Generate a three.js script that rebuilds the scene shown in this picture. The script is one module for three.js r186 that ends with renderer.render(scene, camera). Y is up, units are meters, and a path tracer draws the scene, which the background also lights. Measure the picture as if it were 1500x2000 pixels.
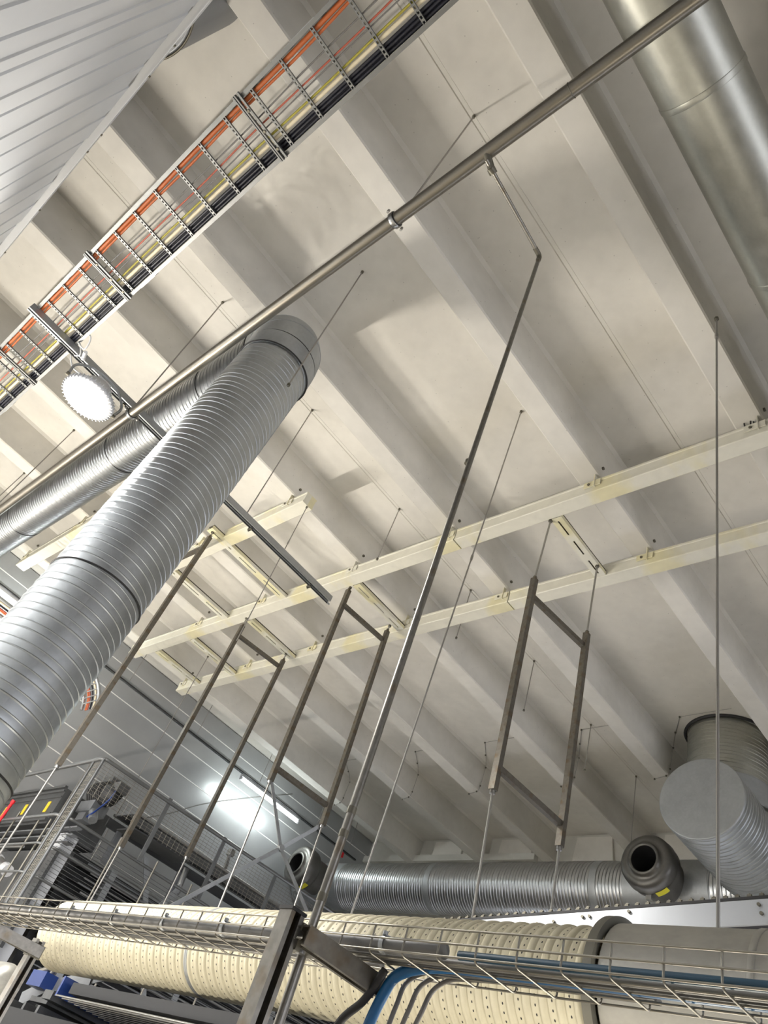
import * as THREE from 'three';
import { mergeGeometries } from 'three/addons/utils/BufferGeometryUtils.js';
import { RectAreaLightUniformsLib } from 'three/addons/lights/RectAreaLightUniformsLib.js';

RectAreaLightUniformsLib.init();
const scene = new THREE.Scene();
const renderer = new THREE.WebGLRenderer();
renderer.toneMapping = THREE.LinearToneMapping;
renderer.toneMappingExposure = 1.5;
renderer.shadowMap.enabled = true;

// ---------------------------------------------------------------- camera (hand height, tilted up and rolled)
const camera = new THREE.PerspectiveCamera(69.1, 1500 / 2000, 0.05, 100);
camera.position.set(0, 1.6, 0);
camera.up.set(0.297307, 0.672545, 0.677711);
camera.lookAt(-0.612967, 1.6 + 0.678662, -0.404585);

// ---------------------------------------------------------------- sky outside the windows
scene.background = new THREE.Color().setRGB(2.9, 2.95, 3.2);

// light levels of the lamps
const HIGHBAY = 72, TUBE = 2.2, UPLIGHT = 70;

// ---------------------------------------------------------------- helpers
let seed = 7;
const rnd = () => { seed = (seed * 1664525 + 1013904223) >>> 0; return seed / 4294967296; };
const V = (x, y, z) => new THREE.Vector3(x, y, z);
const taken = new Map();
function numbered(n) { const k = taken.get(n) ?? 0; taken.set(n, k + 1); return k ? n + '_' + String(k).padStart(3, '0') : n; }
const bases = new WeakMap();
function thing(name, label, category, base = [0, 0, 0], group) {
  const g = new THREE.Group(); g.name = numbered(name); g.position.set(...base); scene.add(g);
  g.userData = { label, category }; if (group) g.userData.group = group;
  bases.set(g, base); return g;
}
function structure(name, base = [0, 0, 0], label, category) {
  const g = new THREE.Group(); g.name = name; g.position.set(...base); scene.add(g);
  g.userData = { kind: 'structure' }; if (label) g.userData.label = label; if (category) g.userData.category = category;
  bases.set(g, base); return g;
}
function join(list) {
  if (!Array.isArray(list)) return list;
  if (list.length === 1) return list[0];
  return mergeGeometries(list.map((g) => { const n = g.index ? g.toNonIndexed() : g; for (const k of Object.keys(n.attributes)) if (!['position', 'normal', 'uv'].includes(k)) n.deleteAttribute(k); return n; }));
}
// a part in world coordinates under its thing
function part(name, geos, mat, parent, label) {
  const g = join(geos), m = new THREE.Mesh(g, mat); m.name = name; m.castShadow = m.receiveShadow = true;
  const b = bases.get(parent); g.translate(-b[0], -b[1], -b[2]); bases.set(m, b); parent.add(m);
  if (label) m.userData.label = label;
  return m;
}
// a thing that is one mesh
function single(name, geos, mat, label, category, group, kind) {
  const g = join(geos); g.computeBoundingBox(); const b = g.boundingBox;
  const at = [(b.min.x + b.max.x) / 2, b.min.y, (b.min.z + b.max.z) / 2];
  const m = new THREE.Mesh(g, mat); g.translate(-at[0], -at[1], -at[2]); m.position.set(...at);
  m.name = numbered(name); m.castShadow = m.receiveShadow = true; m.userData = { label, category };
  if (group) m.userData.group = group; if (kind) m.userData.kind = kind;
  scene.add(m); return m;
}
function wuv(g, s = 1) { // texture coordinates in metres from the dominant direction of each face
  const n = g.index ? g.toNonIndexed() : g, p = n.attributes.position, q = n.attributes.normal, uv = new Float32Array(p.count * 2);
  for (let i = 0; i < p.count; i++) {
    const ax = Math.abs(q.getX(i)), ay = Math.abs(q.getY(i)), az = Math.abs(q.getZ(i));
    const x = p.getX(i), y = p.getY(i), z = p.getZ(i);
    const [u, v] = ay >= ax && ay >= az ? [x, z] : ax >= az ? [z, y] : [x, y];
    uv[2 * i] = u / s; uv[2 * i + 1] = v / s;
  }
  n.setAttribute('uv', new THREE.BufferAttribute(uv, 2)); return n;
}
function box(x0, x1, y0, y1, z0, z1) { const g = new THREE.BoxGeometry(x1 - x0, y1 - y0, z1 - z0); g.translate((x0 + x1) / 2, (y0 + y1) / 2, (z0 + z1) / 2); return wuv(g); }
function basis(a, b, up = V(0, 1, 0)) {
  const d = b.clone().sub(a), L = d.length(); d.normalize();
  let s = d.clone().cross(up); if (s.length() < 1e-3) s = d.clone().cross(V(0, 0, 1)); s.normalize();
  return { d, s, u: s.clone().cross(d).normalize(), L };
}
// a prism with the given cross-section (side, up) from a to b
function prism(a, b, pts, up) {
  const { d, s, u, L } = basis(a, b, up), pos = [], uv = [];
  const at = (q, t) => a.clone().addScaledVector(s, q[0]).addScaledVector(u, q[1]).addScaledVector(d, t);
  const put = (...vs) => vs.forEach((v) => pos.push(v.x, v.y, v.z));
  if (THREE.ShapeUtils.area(pts.map((q) => new THREE.Vector2(...q))) < 0) pts = pts.slice().reverse();
  let w = 0;
  for (let i = 0; i < pts.length; i++) {
    const p = pts[i], q = pts[(i + 1) % pts.length], w2 = w + Math.hypot(q[0] - p[0], q[1] - p[1]);
    put(at(p, 0), at(q, 0), at(q, L), at(p, 0), at(q, L), at(p, L));
    uv.push(w, 0, w2, 0, w2, L, w, 0, w2, L, w, L); w = w2;
  }
  const tri = THREE.ShapeUtils.triangulateShape(pts.map((q) => new THREE.Vector2(...q)), []);
  for (const [i, j, k] of tri) {
    put(at(pts[k], 0), at(pts[j], 0), at(pts[i], 0)); put(at(pts[i], L), at(pts[j], L), at(pts[k], L));
    uv.push(...pts[k], ...pts[j], ...pts[i], ...pts[i], ...pts[j], ...pts[k]);
  }
  const g = new THREE.BufferGeometry();
  g.setAttribute('position', new THREE.Float32BufferAttribute(pos, 3)); g.setAttribute('uv', new THREE.Float32BufferAttribute(uv, 2));
  g.computeVertexNormals(); return g;
}
const rect = (w, h, c = 0) => c ? [[-w / 2 + c, -h / 2], [w / 2 - c, -h / 2], [w / 2, -h / 2 + c], [w / 2, h / 2 - c], [w / 2 - c, h / 2], [-w / 2 + c, h / 2], [-w / 2, h / 2 - c], [-w / 2, -h / 2 + c]] : [[-w / 2, -h / 2], [w / 2, -h / 2], [w / 2, h / 2], [-w / 2, h / 2]];
const strutSection = (w = 0.041, h = 0.041, t = 0.004, lip = 0.008) => [[-w / 2, h / 2], [-w / 2, -h / 2], [-w / 2 + lip + t, -h / 2], [-w / 2 + lip + t, -h / 2 + lip], [-w / 2 + lip, -h / 2 + lip], [-w / 2 + lip, -h / 2 + t], [-w / 2 + t, -h / 2 + t], [-w / 2 + t, h / 2 - t], [w / 2 - t, h / 2 - t], [w / 2 - t, -h / 2 + t], [w / 2 - lip, -h / 2 + t], [w / 2 - lip, -h / 2 + lip], [w / 2 - lip - t, -h / 2 + lip], [w / 2 - lip - t, -h / 2], [w / 2, -h / 2], [w / 2, h / 2]];
const angleSection = (w, t) => [[-w / 2, -w / 2], [w / 2, -w / 2], [w / 2, -w / 2 + t], [-w / 2 + t, -w / 2 + t], [-w / 2 + t, w / 2], [-w / 2, w / 2]];
const bar = (a, b, w, h, up, c = 0) => prism(V(...a), V(...b), rect(w, h, c), up);
// a round bar along a path; r is a number or one radius per point
function sweep(path, r, seg = 10, cap = true) {
  const n = path.length, pos = [], uv = [], idx = [];
  const T = path.map((p, i) => (i === 0 ? path[1].clone().sub(p) : i === n - 1 ? p.clone().sub(path[i - 1]) : path[i + 1].clone().sub(path[i - 1])).normalize());
  let N = Math.abs(T[0].y) < 0.9 ? V(0, 1, 0) : V(0, 0, 1); N.addScaledVector(T[0], -N.dot(T[0])).normalize();
  let s = 0;
  for (let i = 0; i < n; i++) {
    N.addScaledVector(T[i], -N.dot(T[i])).normalize(); const B = T[i].clone().cross(N), q = typeof r === 'number' ? r : r[i];
    if (i) s += path[i].distanceTo(path[i - 1]);
    for (let j = 0; j <= seg; j++) {
      const a = 2 * Math.PI * j / seg, p = path[i].clone().addScaledVector(N, q * Math.cos(a)).addScaledVector(B, q * Math.sin(a));
      pos.push(p.x, p.y, p.z); uv.push(a * q, s);
    }
  }
  for (let i = 0; i < n - 1; i++) for (let j = 0; j < seg; j++) { const a = i * (seg + 1) + j, b = a + seg + 1; idx.push(a, a + 1, b, b, a + 1, b + 1); }
  if (cap) for (const [e, f] of [[0, 1], [n - 1, -1]]) {
    const c = pos.length / 3; pos.push(path[e].x, path[e].y, path[e].z); uv.push(0, 0);
    for (let j = 0; j <= seg; j++) { const k = 3 * (e * (seg + 1) + j); pos.push(pos[k], pos[k + 1], pos[k + 2]); uv.push(0.01 * j, 0.01); }
    for (let j = 0; j < seg; j++) f > 0 ? idx.push(c, c + 2 + j, c + 1 + j) : idx.push(c, c + 1 + j, c + 2 + j);
  }
  const g = new THREE.BufferGeometry();
  g.setAttribute('position', new THREE.Float32BufferAttribute(pos, 3)); g.setAttribute('uv', new THREE.Float32BufferAttribute(uv, 2));
  g.setIndex(idx); g.computeVertexNormals(); return g;
}
const rod = (a, b, r, seg = 8) => sweep([V(...a), V(...b)], r, seg);
// a path with rounded corners
function bent(points, R, steps = 8) {
  const out = [], P = points.map((p) => V(...p));
  P.forEach((p, i) => {
    if (i === 0 || i === P.length - 1) { out.push(p); return; }
    const a = P[i - 1].clone().sub(p), b = P[i + 1].clone().sub(p), r = Math.min(R, a.length() / 2.01, b.length() / 2.01);
    const s = p.clone().addScaledVector(a.normalize(), r), e = p.clone().addScaledVector(b.normalize(), r);
    for (let k = 0; k <= steps; k++) { const t = k / steps; out.push(s.clone().multiplyScalar((1 - t) * (1 - t)).addScaledVector(p, 2 * t * (1 - t)).addScaledVector(e, t * t)); }
  });
  return out;
}
const curve = (points, n = 40) => new THREE.CatmullRomCurve3(points.map((p) => V(...p))).getPoints(n);
// a surface of revolution about the line from a along d; profile is [along, radius]
function lathe(a, b, profile, seg = 48) {
  const { d, s, u } = basis(V(...a), V(...b)), pos = [], uv = [], idx = [], o = V(...a);
  let w = 0;
  profile.forEach(([t, r], i) => {
    if (i) w += Math.hypot(t - profile[i - 1][0], r - profile[i - 1][1]);
    for (let j = 0; j <= seg; j++) { const q = 2 * Math.PI * j / seg, p = o.clone().addScaledVector(d, t).addScaledVector(s, r * Math.cos(q)).addScaledVector(u, r * Math.sin(q)); pos.push(p.x, p.y, p.z); uv.push(q * 0.3, w); }
  });
  for (let i = 0; i < profile.length - 1; i++) for (let j = 0; j < seg; j++) { const k = i * (seg + 1) + j, l = k + seg + 1; idx.push(k, l, k + 1, l, l + 1, k + 1); }
  const g = new THREE.BufferGeometry();
  g.setAttribute('position', new THREE.Float32BufferAttribute(pos, 3)); g.setAttribute('uv', new THREE.Float32BufferAttribute(uv, 2));
  g.setIndex(idx); g.computeVertexNormals(); return g;
}
// sharp-edged revolution: every step its own faces
function latheSharp(a, b, profile, seg = 48) { const list = []; for (let i = 0; i < profile.length - 1; i++) list.push(lathe(a, b, [profile[i], profile[i + 1]], seg)); return join(list); }
// spiral-seamed duct wall from a to b
function spiralWall(a, b, r, pitch, h, seg = 56, ridges = [[0, 0.10, 1], [0.42, 0.07, 0.75]]) {
  const { d, s, u, L } = basis(V(...a), V(...b)), offs = [];
  for (const [c, w, k] of ridges) for (const [e, f] of [[-1.3, 0], [-0.75, -0.45], [-0.35, 1], [0.35, 1], [0.75, -0.45], [1.3, 0]]) offs.push([c + e * w * 0.5 + 0.08, f * k * h]);
  const pos = [], uv = [], idx = [], turns = Math.ceil(L / pitch) + 1, o = V(...a), m = offs.length * (turns + 1);
  for (let k = 0; k <= turns; k++) for (const [off, hh] of offs) for (let j = 0; j <= seg; j++) {
    const q = 2 * Math.PI * j / seg, t0 = (k - 1 + off + j / seg) * pitch, t = Math.min(L, Math.max(0, t0)), rr = r + (t0 === t ? hh : 0);
    const p = o.clone().addScaledVector(d, t).addScaledVector(s, rr * Math.cos(q)).addScaledVector(u, rr * Math.sin(q));
    pos.push(p.x, p.y, p.z); uv.push(q * r, t);
  }
  for (let i = 0; i < m - 1; i++) for (let j = 0; j < seg; j++) { const k = i * (seg + 1) + j, l = k + seg + 1; idx.push(k, l, k + 1, l, l + 1, k + 1); }
  const g = new THREE.BufferGeometry();
  g.setAttribute('position', new THREE.Float32BufferAttribute(pos, 3)); g.setAttribute('uv', new THREE.Float32BufferAttribute(uv, 2));
  g.setIndex(idx); g.computeVertexNormals(); return g;
}
const ring = (c, axis, R, r, seg = 40) => { const g = new THREE.TorusGeometry(R, r, 8, seg); g.applyQuaternion(new THREE.Quaternion().setFromUnitVectors(V(0, 0, 1), V(...axis).normalize())); g.translate(...c); return g; };
const hexNut = (c, axis, r, h) => { const A = V(...axis).normalize().multiplyScalar(h / 2), C = V(...c); return sweep([C.clone().sub(A), C.clone().add(A)], r, 6).toNonIndexed(); };
const ball = (c, r, sx = 1, sy = 1, sz = 1) => { const g = new THREE.SphereGeometry(r, 12, 8); g.scale(sx, sy, sz); g.translate(...c); return g; };

// ---------------------------------------------------------------- procedural textures
function noise2(size, cells, octaves, s0) { // tiling value noise in 0..1
  const out = new Float32Array(size * size); let amp = 1, sum = 0, s = s0;
  const r = () => { s = (s * 1103515245 + 12345) & 0x7fffffff; return s / 0x7fffffff; };
  for (let o = 0; o < octaves; o++) {
    const n = cells << o, lat = new Float32Array(n * n).map(r); sum += amp;
    for (let y = 0; y < size; y++) for (let x = 0; x < size; x++) {
      const fx = x / size * n, fy = y / size * n, ix = fx | 0, iy = fy | 0; let tx = fx - ix, ty = fy - iy; tx *= tx * (3 - 2 * tx); ty *= ty * (3 - 2 * ty);
      const a = lat[iy % n * n + ix % n], b = lat[iy % n * n + (ix + 1) % n], c = lat[(iy + 1) % n * n + ix % n], d = lat[(iy + 1) % n * n + (ix + 1) % n];
      out[y * size + x] += amp * (a + (b - a) * tx + (c - a) * ty + (a - b - c + d) * tx * ty);
    }
    amp *= 0.5;
  }
  return out.map((v) => v / sum);
}
function dataTex(size, f, srgb, repeat = 1) {
  const d = new Uint8Array(size * size * 4);
  for (let i = 0; i < size * size; i++) { const c = f(i % size, (i / size) | 0, i); d[4 * i] = c[0]; d[4 * i + 1] = c[1] ?? c[0]; d[4 * i + 2] = c[2] ?? c[0]; d[4 * i + 3] = 255; }
  const t = new THREE.DataTexture(d, size, size); t.wrapS = t.wrapT = THREE.RepeatWrapping; t.magFilter = THREE.LinearFilter; t.minFilter = THREE.LinearMipmapLinearFilter; t.generateMipmaps = true;
  if (srgb) t.colorSpace = THREE.SRGBColorSpace; t.repeat.set(repeat, repeat); t.needsUpdate = true; return t;
}
const N1 = noise2(512, 4, 6, 11), N2 = noise2(512, 8, 5, 47), N3 = noise2(512, 32, 3, 91);
const clamp = (v) => Math.max(0, Math.min(255, v));
const paintTex = dataTex(512, (x, y, i) => { const v = 232 + 26 * (N1[i] - 0.5) + 9 * (N3[i] - 0.5) - ((x * 7919 + y * 104729 + x * y * 31) % 6007 < 2 ? 70 : 0); return [clamp(v), clamp(v), clamp(v - 2)]; }, true, 0.4);
const paintBump = dataTex(512, (x, y, i) => [clamp(128 + 120 * (N3[i] - 0.5) + 90 * (N2[i] - 0.5))], false, 1.2);
const zincTex = dataTex(512, (x, y, i) => { const v = 224 + 16 * (N2[i] - 0.5) + 12 * (N3[i] - 0.5) + 10 * (N1[i] - 0.5); return [clamp(v - 2), clamp(v), clamp(v + 1)]; }, true, 1.6);
const zincRough = dataTex(512, (x, y, i) => [clamp(165 + 46 * (N2[i] - 0.5) + 26 * (N3[i] - 0.5))], false, 1.6);
const streakTex = dataTex(512, (x, y, i) => { const s = N3[(y % 8) * 512 + x] * 0.6 + N2[((y >> 5) * 512 + x) % 262144] * 0.4, v = 212 + 50 * (s - 0.5) + 20 * (N1[i] - 0.5); return [clamp(v), clamp(v), clamp(v)]; }, true, 1);
const panelTex = dataTex(512, (x, y, i) => { const v = 226 + 20 * (N1[i] - 0.5) + 12 * (N2[((y >> 3) * 512 + (x >> 5)) % 262144] - 0.5); return [clamp(v), clamp(v), clamp(v + 1)]; }, true, 0.6);
const rustTex = dataTex(512, (x, y, i) => { const t = Math.max(0, N2[i] - 0.54) * 2.0, v = 215 + 40 * (N3[i] - 0.5); return [clamp(v * (1 - 0.16 * t)), clamp(v * (1 - 0.30 * t)), clamp(v * (1 - 0.48 * t))]; }, true, 2.2);
const agedTex = dataTex(512, (x, y, i) => { const t = Math.min(1, Math.max(0, (N1[(y * 512 + (x >> 1)) % 262144] - 0.53) * 9)), v = 236 + 14 * (N3[i] - 0.5); return [clamp(v), clamp(v * (1 - 0.02 * t)), clamp(v * (1 - 0.13 * t))]; }, true, 0.45);
const floorTex = dataTex(512, (x, y, i) => { const v = 205 + 40 * (N1[i] - 0.5) + 16 * (N3[i] - 0.5); return [clamp(v), clamp(v), clamp(v - 3)]; }, true, 0.3);

const mat = (o) => new THREE.MeshPhysicalMaterial(o);
const rgb = (r, g, b) => new THREE.Color().setRGB(r, g, b);
const M = {
  ceiling: mat({ color: rgb(0.81, 0.785, 0.74), roughness: 0.62, map: paintTex, bumpMap: paintBump, bumpScale: 0.0012 }),
  roof: mat({ color: rgb(0.3, 0.3, 0.3), roughness: 0.9 }),
  wallPaint: mat({ color: rgb(0.66, 0.65, 0.61), roughness: 0.7, map: paintTex }),
  wallPanel: mat({ color: rgb(0.47, 0.48, 0.485), roughness: 0.36, metalness: 0.3, map: panelTex }),
  joint: mat({ color: rgb(0.80, 0.80, 0.78), roughness: 0.4 }),
  partition: mat({ color: rgb(0.74, 0.76, 0.78), roughness: 0.34, map: panelTex }),
  dark: mat({ color: rgb(0.012, 0.012, 0.013), roughness: 0.8 }),
  floor: mat({ color: rgb(0.62, 0.54, 0.42), roughness: 0.45, map: floorTex }),
  zinc: mat({ color: rgb(0.60, 0.62, 0.64), metalness: 0.92, roughness: 0.62, map: zincTex, roughnessMap: zincRough }),
  zincBright: mat({ color: rgb(0.68, 0.69, 0.70), metalness: 0.95, roughness: 0.5, map: zincTex, roughnessMap: zincRough }),
  zincFlat: mat({ color: rgb(0.55, 0.565, 0.58), metalness: 0.75, roughness: 0.5, map: zincTex }),
  oldZinc: mat({ color: rgb(0.56, 0.55, 0.49), metalness: 0.85, roughness: 0.62, map: zincTex, roughnessMap: zincRough }),
  rungSteel: mat({ color: rgb(0.27, 0.27, 0.265), metalness: 0.7, roughness: 0.45, map: zincTex }),
  railSteel: mat({ color: rgb(0.27, 0.27, 0.265), metalness: 0.7, roughness: 0.45, map: zincTex }),
  guardSteel: mat({ color: rgb(0.25, 0.255, 0.26), metalness: 0.7, roughness: 0.42, map: zincTex }),
  columnGrey: mat({ color: rgb(0.52, 0.54, 0.57), metalness: 0.2, roughness: 0.45 }),
  conduitGrey: mat({ color: rgb(0.36, 0.35, 0.33), roughness: 0.5 }),
  oldDark: mat({ color: rgb(0.20, 0.19, 0.175), metalness: 0.7, roughness: 0.4, map: zincTex }),
  strut: mat({ color: rgb(0.50, 0.51, 0.52), metalness: 0.8, roughness: 0.42, map: zincTex }),
  pipe: mat({ color: rgb(0.37, 0.34, 0.285), metalness: 0.85, roughness: 0.36, map: streakTex }),
  smallPipe: mat({ color: rgb(0.33, 0.315, 0.285), metalness: 0.85, roughness: 0.33, map: rustTex }),
  frame: mat({ color: rgb(0.20, 0.182, 0.152), metalness: 0.55, roughness: 0.45, map: rustTex }),
  stainless: mat({ color: rgb(0.62, 0.62, 0.61), metalness: 0.95, roughness: 0.3, map: streakTex }),
  rodSteel: mat({ color: rgb(0.36, 0.35, 0.33), metalness: 0.8, roughness: 0.42 }),
  bolt: mat({ color: rgb(0.16, 0.15, 0.12), metalness: 0.7, roughness: 0.5 }),
  seal: mat({ color: rgb(0.02, 0.02, 0.022), roughness: 0.6 }),
  cream: mat({ color: rgb(0.80, 0.775, 0.665), roughness: 0.42, map: agedTex }),
  textile: mat({ color: rgb(0.80, 0.745, 0.575), roughness: 0.55, map: paintTex }),
  ductEnd: mat({ color: rgb(0.52, 0.50, 0.46), metalness: 0.6, roughness: 0.5, map: zincTex }),
  flange: mat({ color: rgb(0.17, 0.165, 0.14), metalness: 0.4, roughness: 0.55 }),
  basket: mat({ color: rgb(0.27, 0.255, 0.22), metalness: 0.75, roughness: 0.42 }),
  conduit: mat({ color: rgb(0.13, 0.13, 0.13), roughness: 0.45 }),
  orange: mat({ color: rgb(0.46, 0.115, 0.028), roughness: 0.5 }),
  red: mat({ color: rgb(0.42, 0.10, 0.06), roughness: 0.5 }),
  redBright: mat({ color: rgb(0.75, 0.02, 0.03), roughness: 0.4 }),
  olive: mat({ color: rgb(0.38, 0.34, 0.05), roughness: 0.5 }),
  creamCable: mat({ color: rgb(0.72, 0.64, 0.46), roughness: 0.5 }),
  black: mat({ color: rgb(0.012, 0.013, 0.022), roughness: 0.42 }),
  greyCable: mat({ color: rgb(0.17, 0.165, 0.155), roughness: 0.5 }),
  whiteCable: mat({ color: rgb(0.76, 0.76, 0.76), roughness: 0.4 }),
  blue: mat({ color: rgb(0.008, 0.10, 0.26), roughness: 0.35 }),
  teal: mat({ color: rgb(0.006, 0.045, 0.085), roughness: 0.4 }),
  bluePlate: mat({ color: rgb(0.012, 0.04, 0.20), roughness: 0.4 }),
  lampBody: mat({ color: rgb(0.62, 0.63, 0.66), metalness: 0.3, roughness: 0.45 }),
  lens: new THREE.MeshStandardMaterial({ color: 0xffffff, emissive: rgb(1, 0.99, 0.97), emissiveIntensity: 9 }),
  tubeGlow: new THREE.MeshStandardMaterial({ color: 0xffffff, emissive: rgb(0.90, 1, 0.97), emissiveIntensity: 6 }),
  warmGlow: new THREE.MeshStandardMaterial({ color: 0xffffff, emissive: rgb(1, 0.93, 0.82), emissiveIntensity: 5 }),
  machine: mat({ color: rgb(0.145, 0.15, 0.155), metalness: 0.45, roughness: 0.45, map: streakTex }),
  machineDark: mat({ color: rgb(0.02, 0.021, 0.024), roughness: 0.6 }),
  machineGrey: mat({ color: rgb(0.33, 0.345, 0.37), metalness: 0.5, roughness: 0.42, map: streakTex }),
  whitePlate: mat({ color: rgb(0.60, 0.63, 0.67), metalness: 0.25, roughness: 0.3, map: panelTex }),
  yellow: mat({ color: rgb(0.78, 0.55, 0.02), roughness: 0.5 }),
  yellowTape: mat({ color: rgb(0.72, 0.66, 0.03), roughness: 0.5 }),
  glass: mat({ color: 0xffffff, transmission: 1, roughness: 0.02, thickness: 0 }),
};

// ================================================================ the setting
const SLAB = 7.31, RIB = 6.86, X0 = -11.5, X1 = 8, Z0 = -10.6, Z1 = 7;
{
  const c = structure('ceiling', [0, RIB, 0], 'white painted concrete ceiling of double tee slabs with deep ribs', 'ceiling');
  for (let k = -3; k <= 3; k++) {
    const x = -3.46 + 3 * k, x0 = Math.max(X0, x - 1.485), x1 = Math.min(X1, x + 1.485);
    const s = part('tee_slab', [prism(V((x0 + x1) / 2, SLAB + 0.06, Z1), V((x0 + x1) / 2, SLAB + 0.06, Z0), rect(x1 - x0, 0.12, 0.008))].map((g) => wuv(g)), M.ceiling, c);
    for (const e of [-0.81, 0.81]) {
      const rx = x + e; if (rx - 0.14 < X0 || rx + 0.14 > X1) continue;
      part('rib', wuv(prism(V(rx, RIB, Z1), V(rx, RIB, Z0), [[-0.098, 0], [0.098, 0], [0.11, 0.012], [0.132, SLAB - RIB - 0.03], [0.16, SLAB - RIB], [-0.16, SLAB - RIB], [-0.132, SLAB - RIB - 0.03], [-0.11, 0.012]])), M.ceiling, s);
    }
  }
  for (let k = -2; k <= 4; k++) part('joint_filler', wuv(prism(V(-4.96 + 3 * (k - 1), SLAB + 0.055, Z1), V(-4.96 + 3 * (k - 1), SLAB + 0.055, Z0), rect(0.03, 0.1))), M.ceiling, c);
  part('roof_deck', box(X0 - 0.2, X1 + 0.2, SLAB + 0.12, SLAB + 0.3, Z0 - 0.2, Z1 + 0.2), M.roof, c);
  const f = structure('floor', [0, -0.2, 0], 'warm beige floor of the factory hall', 'floor');
  part('floor_slab', box(X0 - 0.2, X1 + 0.2, -0.2, 0, Z0 - 0.2, Z1 + 0.2), M.floor, f);  // unseen floor, beige chosen for the warm light it bounces up

  // far left wall: horizontal metal-faced panels with thin joints
  const wl = structure('wall_left', [X0, 0, 0], 'grey metal faced panel wall with thin horizontal joints', 'wall');
  part('wall_core', box(X0 - 0.2, X0 - 0.03, 0, SLAB + 0.12, Z0 - 0.2, Z1 + 0.2), M.joint, wl);
  const jy = [0, 0.9, 1.8, 2.7, 3.5, 4.0, 4.45, 4.88, 5.3, 5.71, 6.12, 6.52, 7.0, SLAB];
  for (let i = 0; i < jy.length - 1; i++) part('wall_panel', wuv(prism(V(X0 - 0.015, (jy[i] + jy[i + 1]) / 2, Z1), V(X0 - 0.015, (jy[i] + jy[i + 1]) / 2, Z0), rect(0.03, jy[i + 1] - jy[i] - 0.014, 0.004))), M.wallPanel, wl);

  for (const y of jy.slice(1, -1)) part('joint_highlight', box(X0 - 0.02, X0 + 0.003, y - 0.007, y + 0.007, Z0, Z1), M.joint, wl);  // pale proud strips put the highlight along each joint into colour
  // back wall with low windows (below the picture)
  const wb = structure('wall_back', [0, 0, Z0], 'painted back wall behind the long spiral duct', 'wall');
  const wx = [[-9.6, -7.2], [-6.6, -4.2], [-3.6, -1.2], [-0.6, 1.8]], cuts = [X0 - 0.2, ...wx.flat(), X1 + 0.2];
  part('wall_face', [box(X0 - 0.2, X1 + 0.2, 0, 0.9, Z0 - 0.2, Z0), box(X0 - 0.2, X1 + 0.2, 2.7, SLAB + 0.12, Z0 - 0.2, Z0), ...[0, 2, 4, 6, 8].map((i) => box(cuts[i], cuts[i + 1], 0.9, 2.7, Z0 - 0.2, Z0))], M.wallPaint, wb);
  for (const x of [-9.46, -7.96, -6.46, -4.96, -3.46, -1.96]) part('lit_wall_patch', wuv(prism(V(x, 7.06, Z0), V(x, 7.06, Z0 + 0.05), [[-0.36, -0.2], [0.36, -0.2], [0.31, 0.19], [-0.31, 0.19]])), M.ceiling, wb);  // pale trapezoids put the light on the wall between ribs into colour
  wx.forEach(([a, b], i) => {
    const w = structure('window_' + (i + 1), [a, 0.9, Z0]);
    part('window_frame', [box(a, b, 0.9, 0.97, Z0 - 0.12, Z0 - 0.04), box(a, b, 2.63, 2.7, Z0 - 0.12, Z0 - 0.04), box(a, a + 0.07, 0.97, 2.63, Z0 - 0.12, Z0 - 0.04), box(b - 0.07, b, 0.97, 2.63, Z0 - 0.12, Z0 - 0.04), box((a + b) / 2 - 0.03, (a + b) / 2 + 0.03, 0.97, 2.63, Z0 - 0.12, Z0 - 0.04)], M.lampBody, w);
    for (const [p, q] of [[a + 0.07, (a + b) / 2 - 0.03], [(a + b) / 2 + 0.03, b - 0.07]]) part('pane', box(p, q, 0.97, 2.63, Z0 - 0.085, Z0 - 0.08), M.glass, w);
  });
  const tr = structure('trim_1', [-10, 6.86, Z0], 'pale ledge along the top of the back wall', 'trim');
  part('ledge', box(X0, -7.5, 6.86, 6.97, Z0, Z0 + 0.12), M.wallPaint, tr);
  // right wall with tall daylight windows (right of the picture)
  const wr = structure('wall_right', [X1, 0, 0], 'painted side wall of the hall', 'wall');
  const wz = [[-10.0, -8.2], [-7.8, -6.0], [-5.6, -3.8], [-3.4, -1.6], [-1.2, 0.6]], zc = [Z0 - 0.2, ...wz.flat(), Z1 + 0.2];
  part('wall_face', [box(X1, X1 + 0.2, 0, 1.2, Z0 - 0.2, Z1 + 0.2), box(X1, X1 + 0.2, 5.2, SLAB + 0.12, Z0 - 0.2, Z1 + 0.2), ...[0, 2, 4, 6, 8, 10].map((k) => box(X1, X1 + 0.2, 1.2, 5.2, zc[k], zc[k + 1]))], M.wallPaint, wr);
  wz.forEach(([a, b], i) => {
    const w = structure('window_' + (i + 5), [X1, 1.2, a]), m = (a + b) / 2;
    part('window_frame', [box(X1 + 0.05, X1 + 0.12, 1.2, 1.27, a, b), box(X1 + 0.05, X1 + 0.12, 5.13, 5.2, a, b), box(X1 + 0.05, X1 + 0.12, 3.17, 3.23, a, b), box(X1 + 0.05, X1 + 0.12, 1.2, 5.2, a, a + 0.07), box(X1 + 0.05, X1 + 0.12, 1.2, 5.2, b - 0.07, b), box(X1 + 0.05, X1 + 0.12, 1.2, 5.2, m - 0.03, m + 0.03)], M.lampBody, w);
    for (const [p, q] of [[a + 0.07, m - 0.03], [m + 0.03, b - 0.07]]) for (const [u, v] of [[1.27, 3.17], [3.23, 5.13]]) part('pane', box(X1 + 0.08, X1 + 0.085, u, v, p, q), M.glass, w);
  });
  const wf = structure('wall_front', [0, 0, Z1], 'painted front wall of the hall', 'wall');
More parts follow.
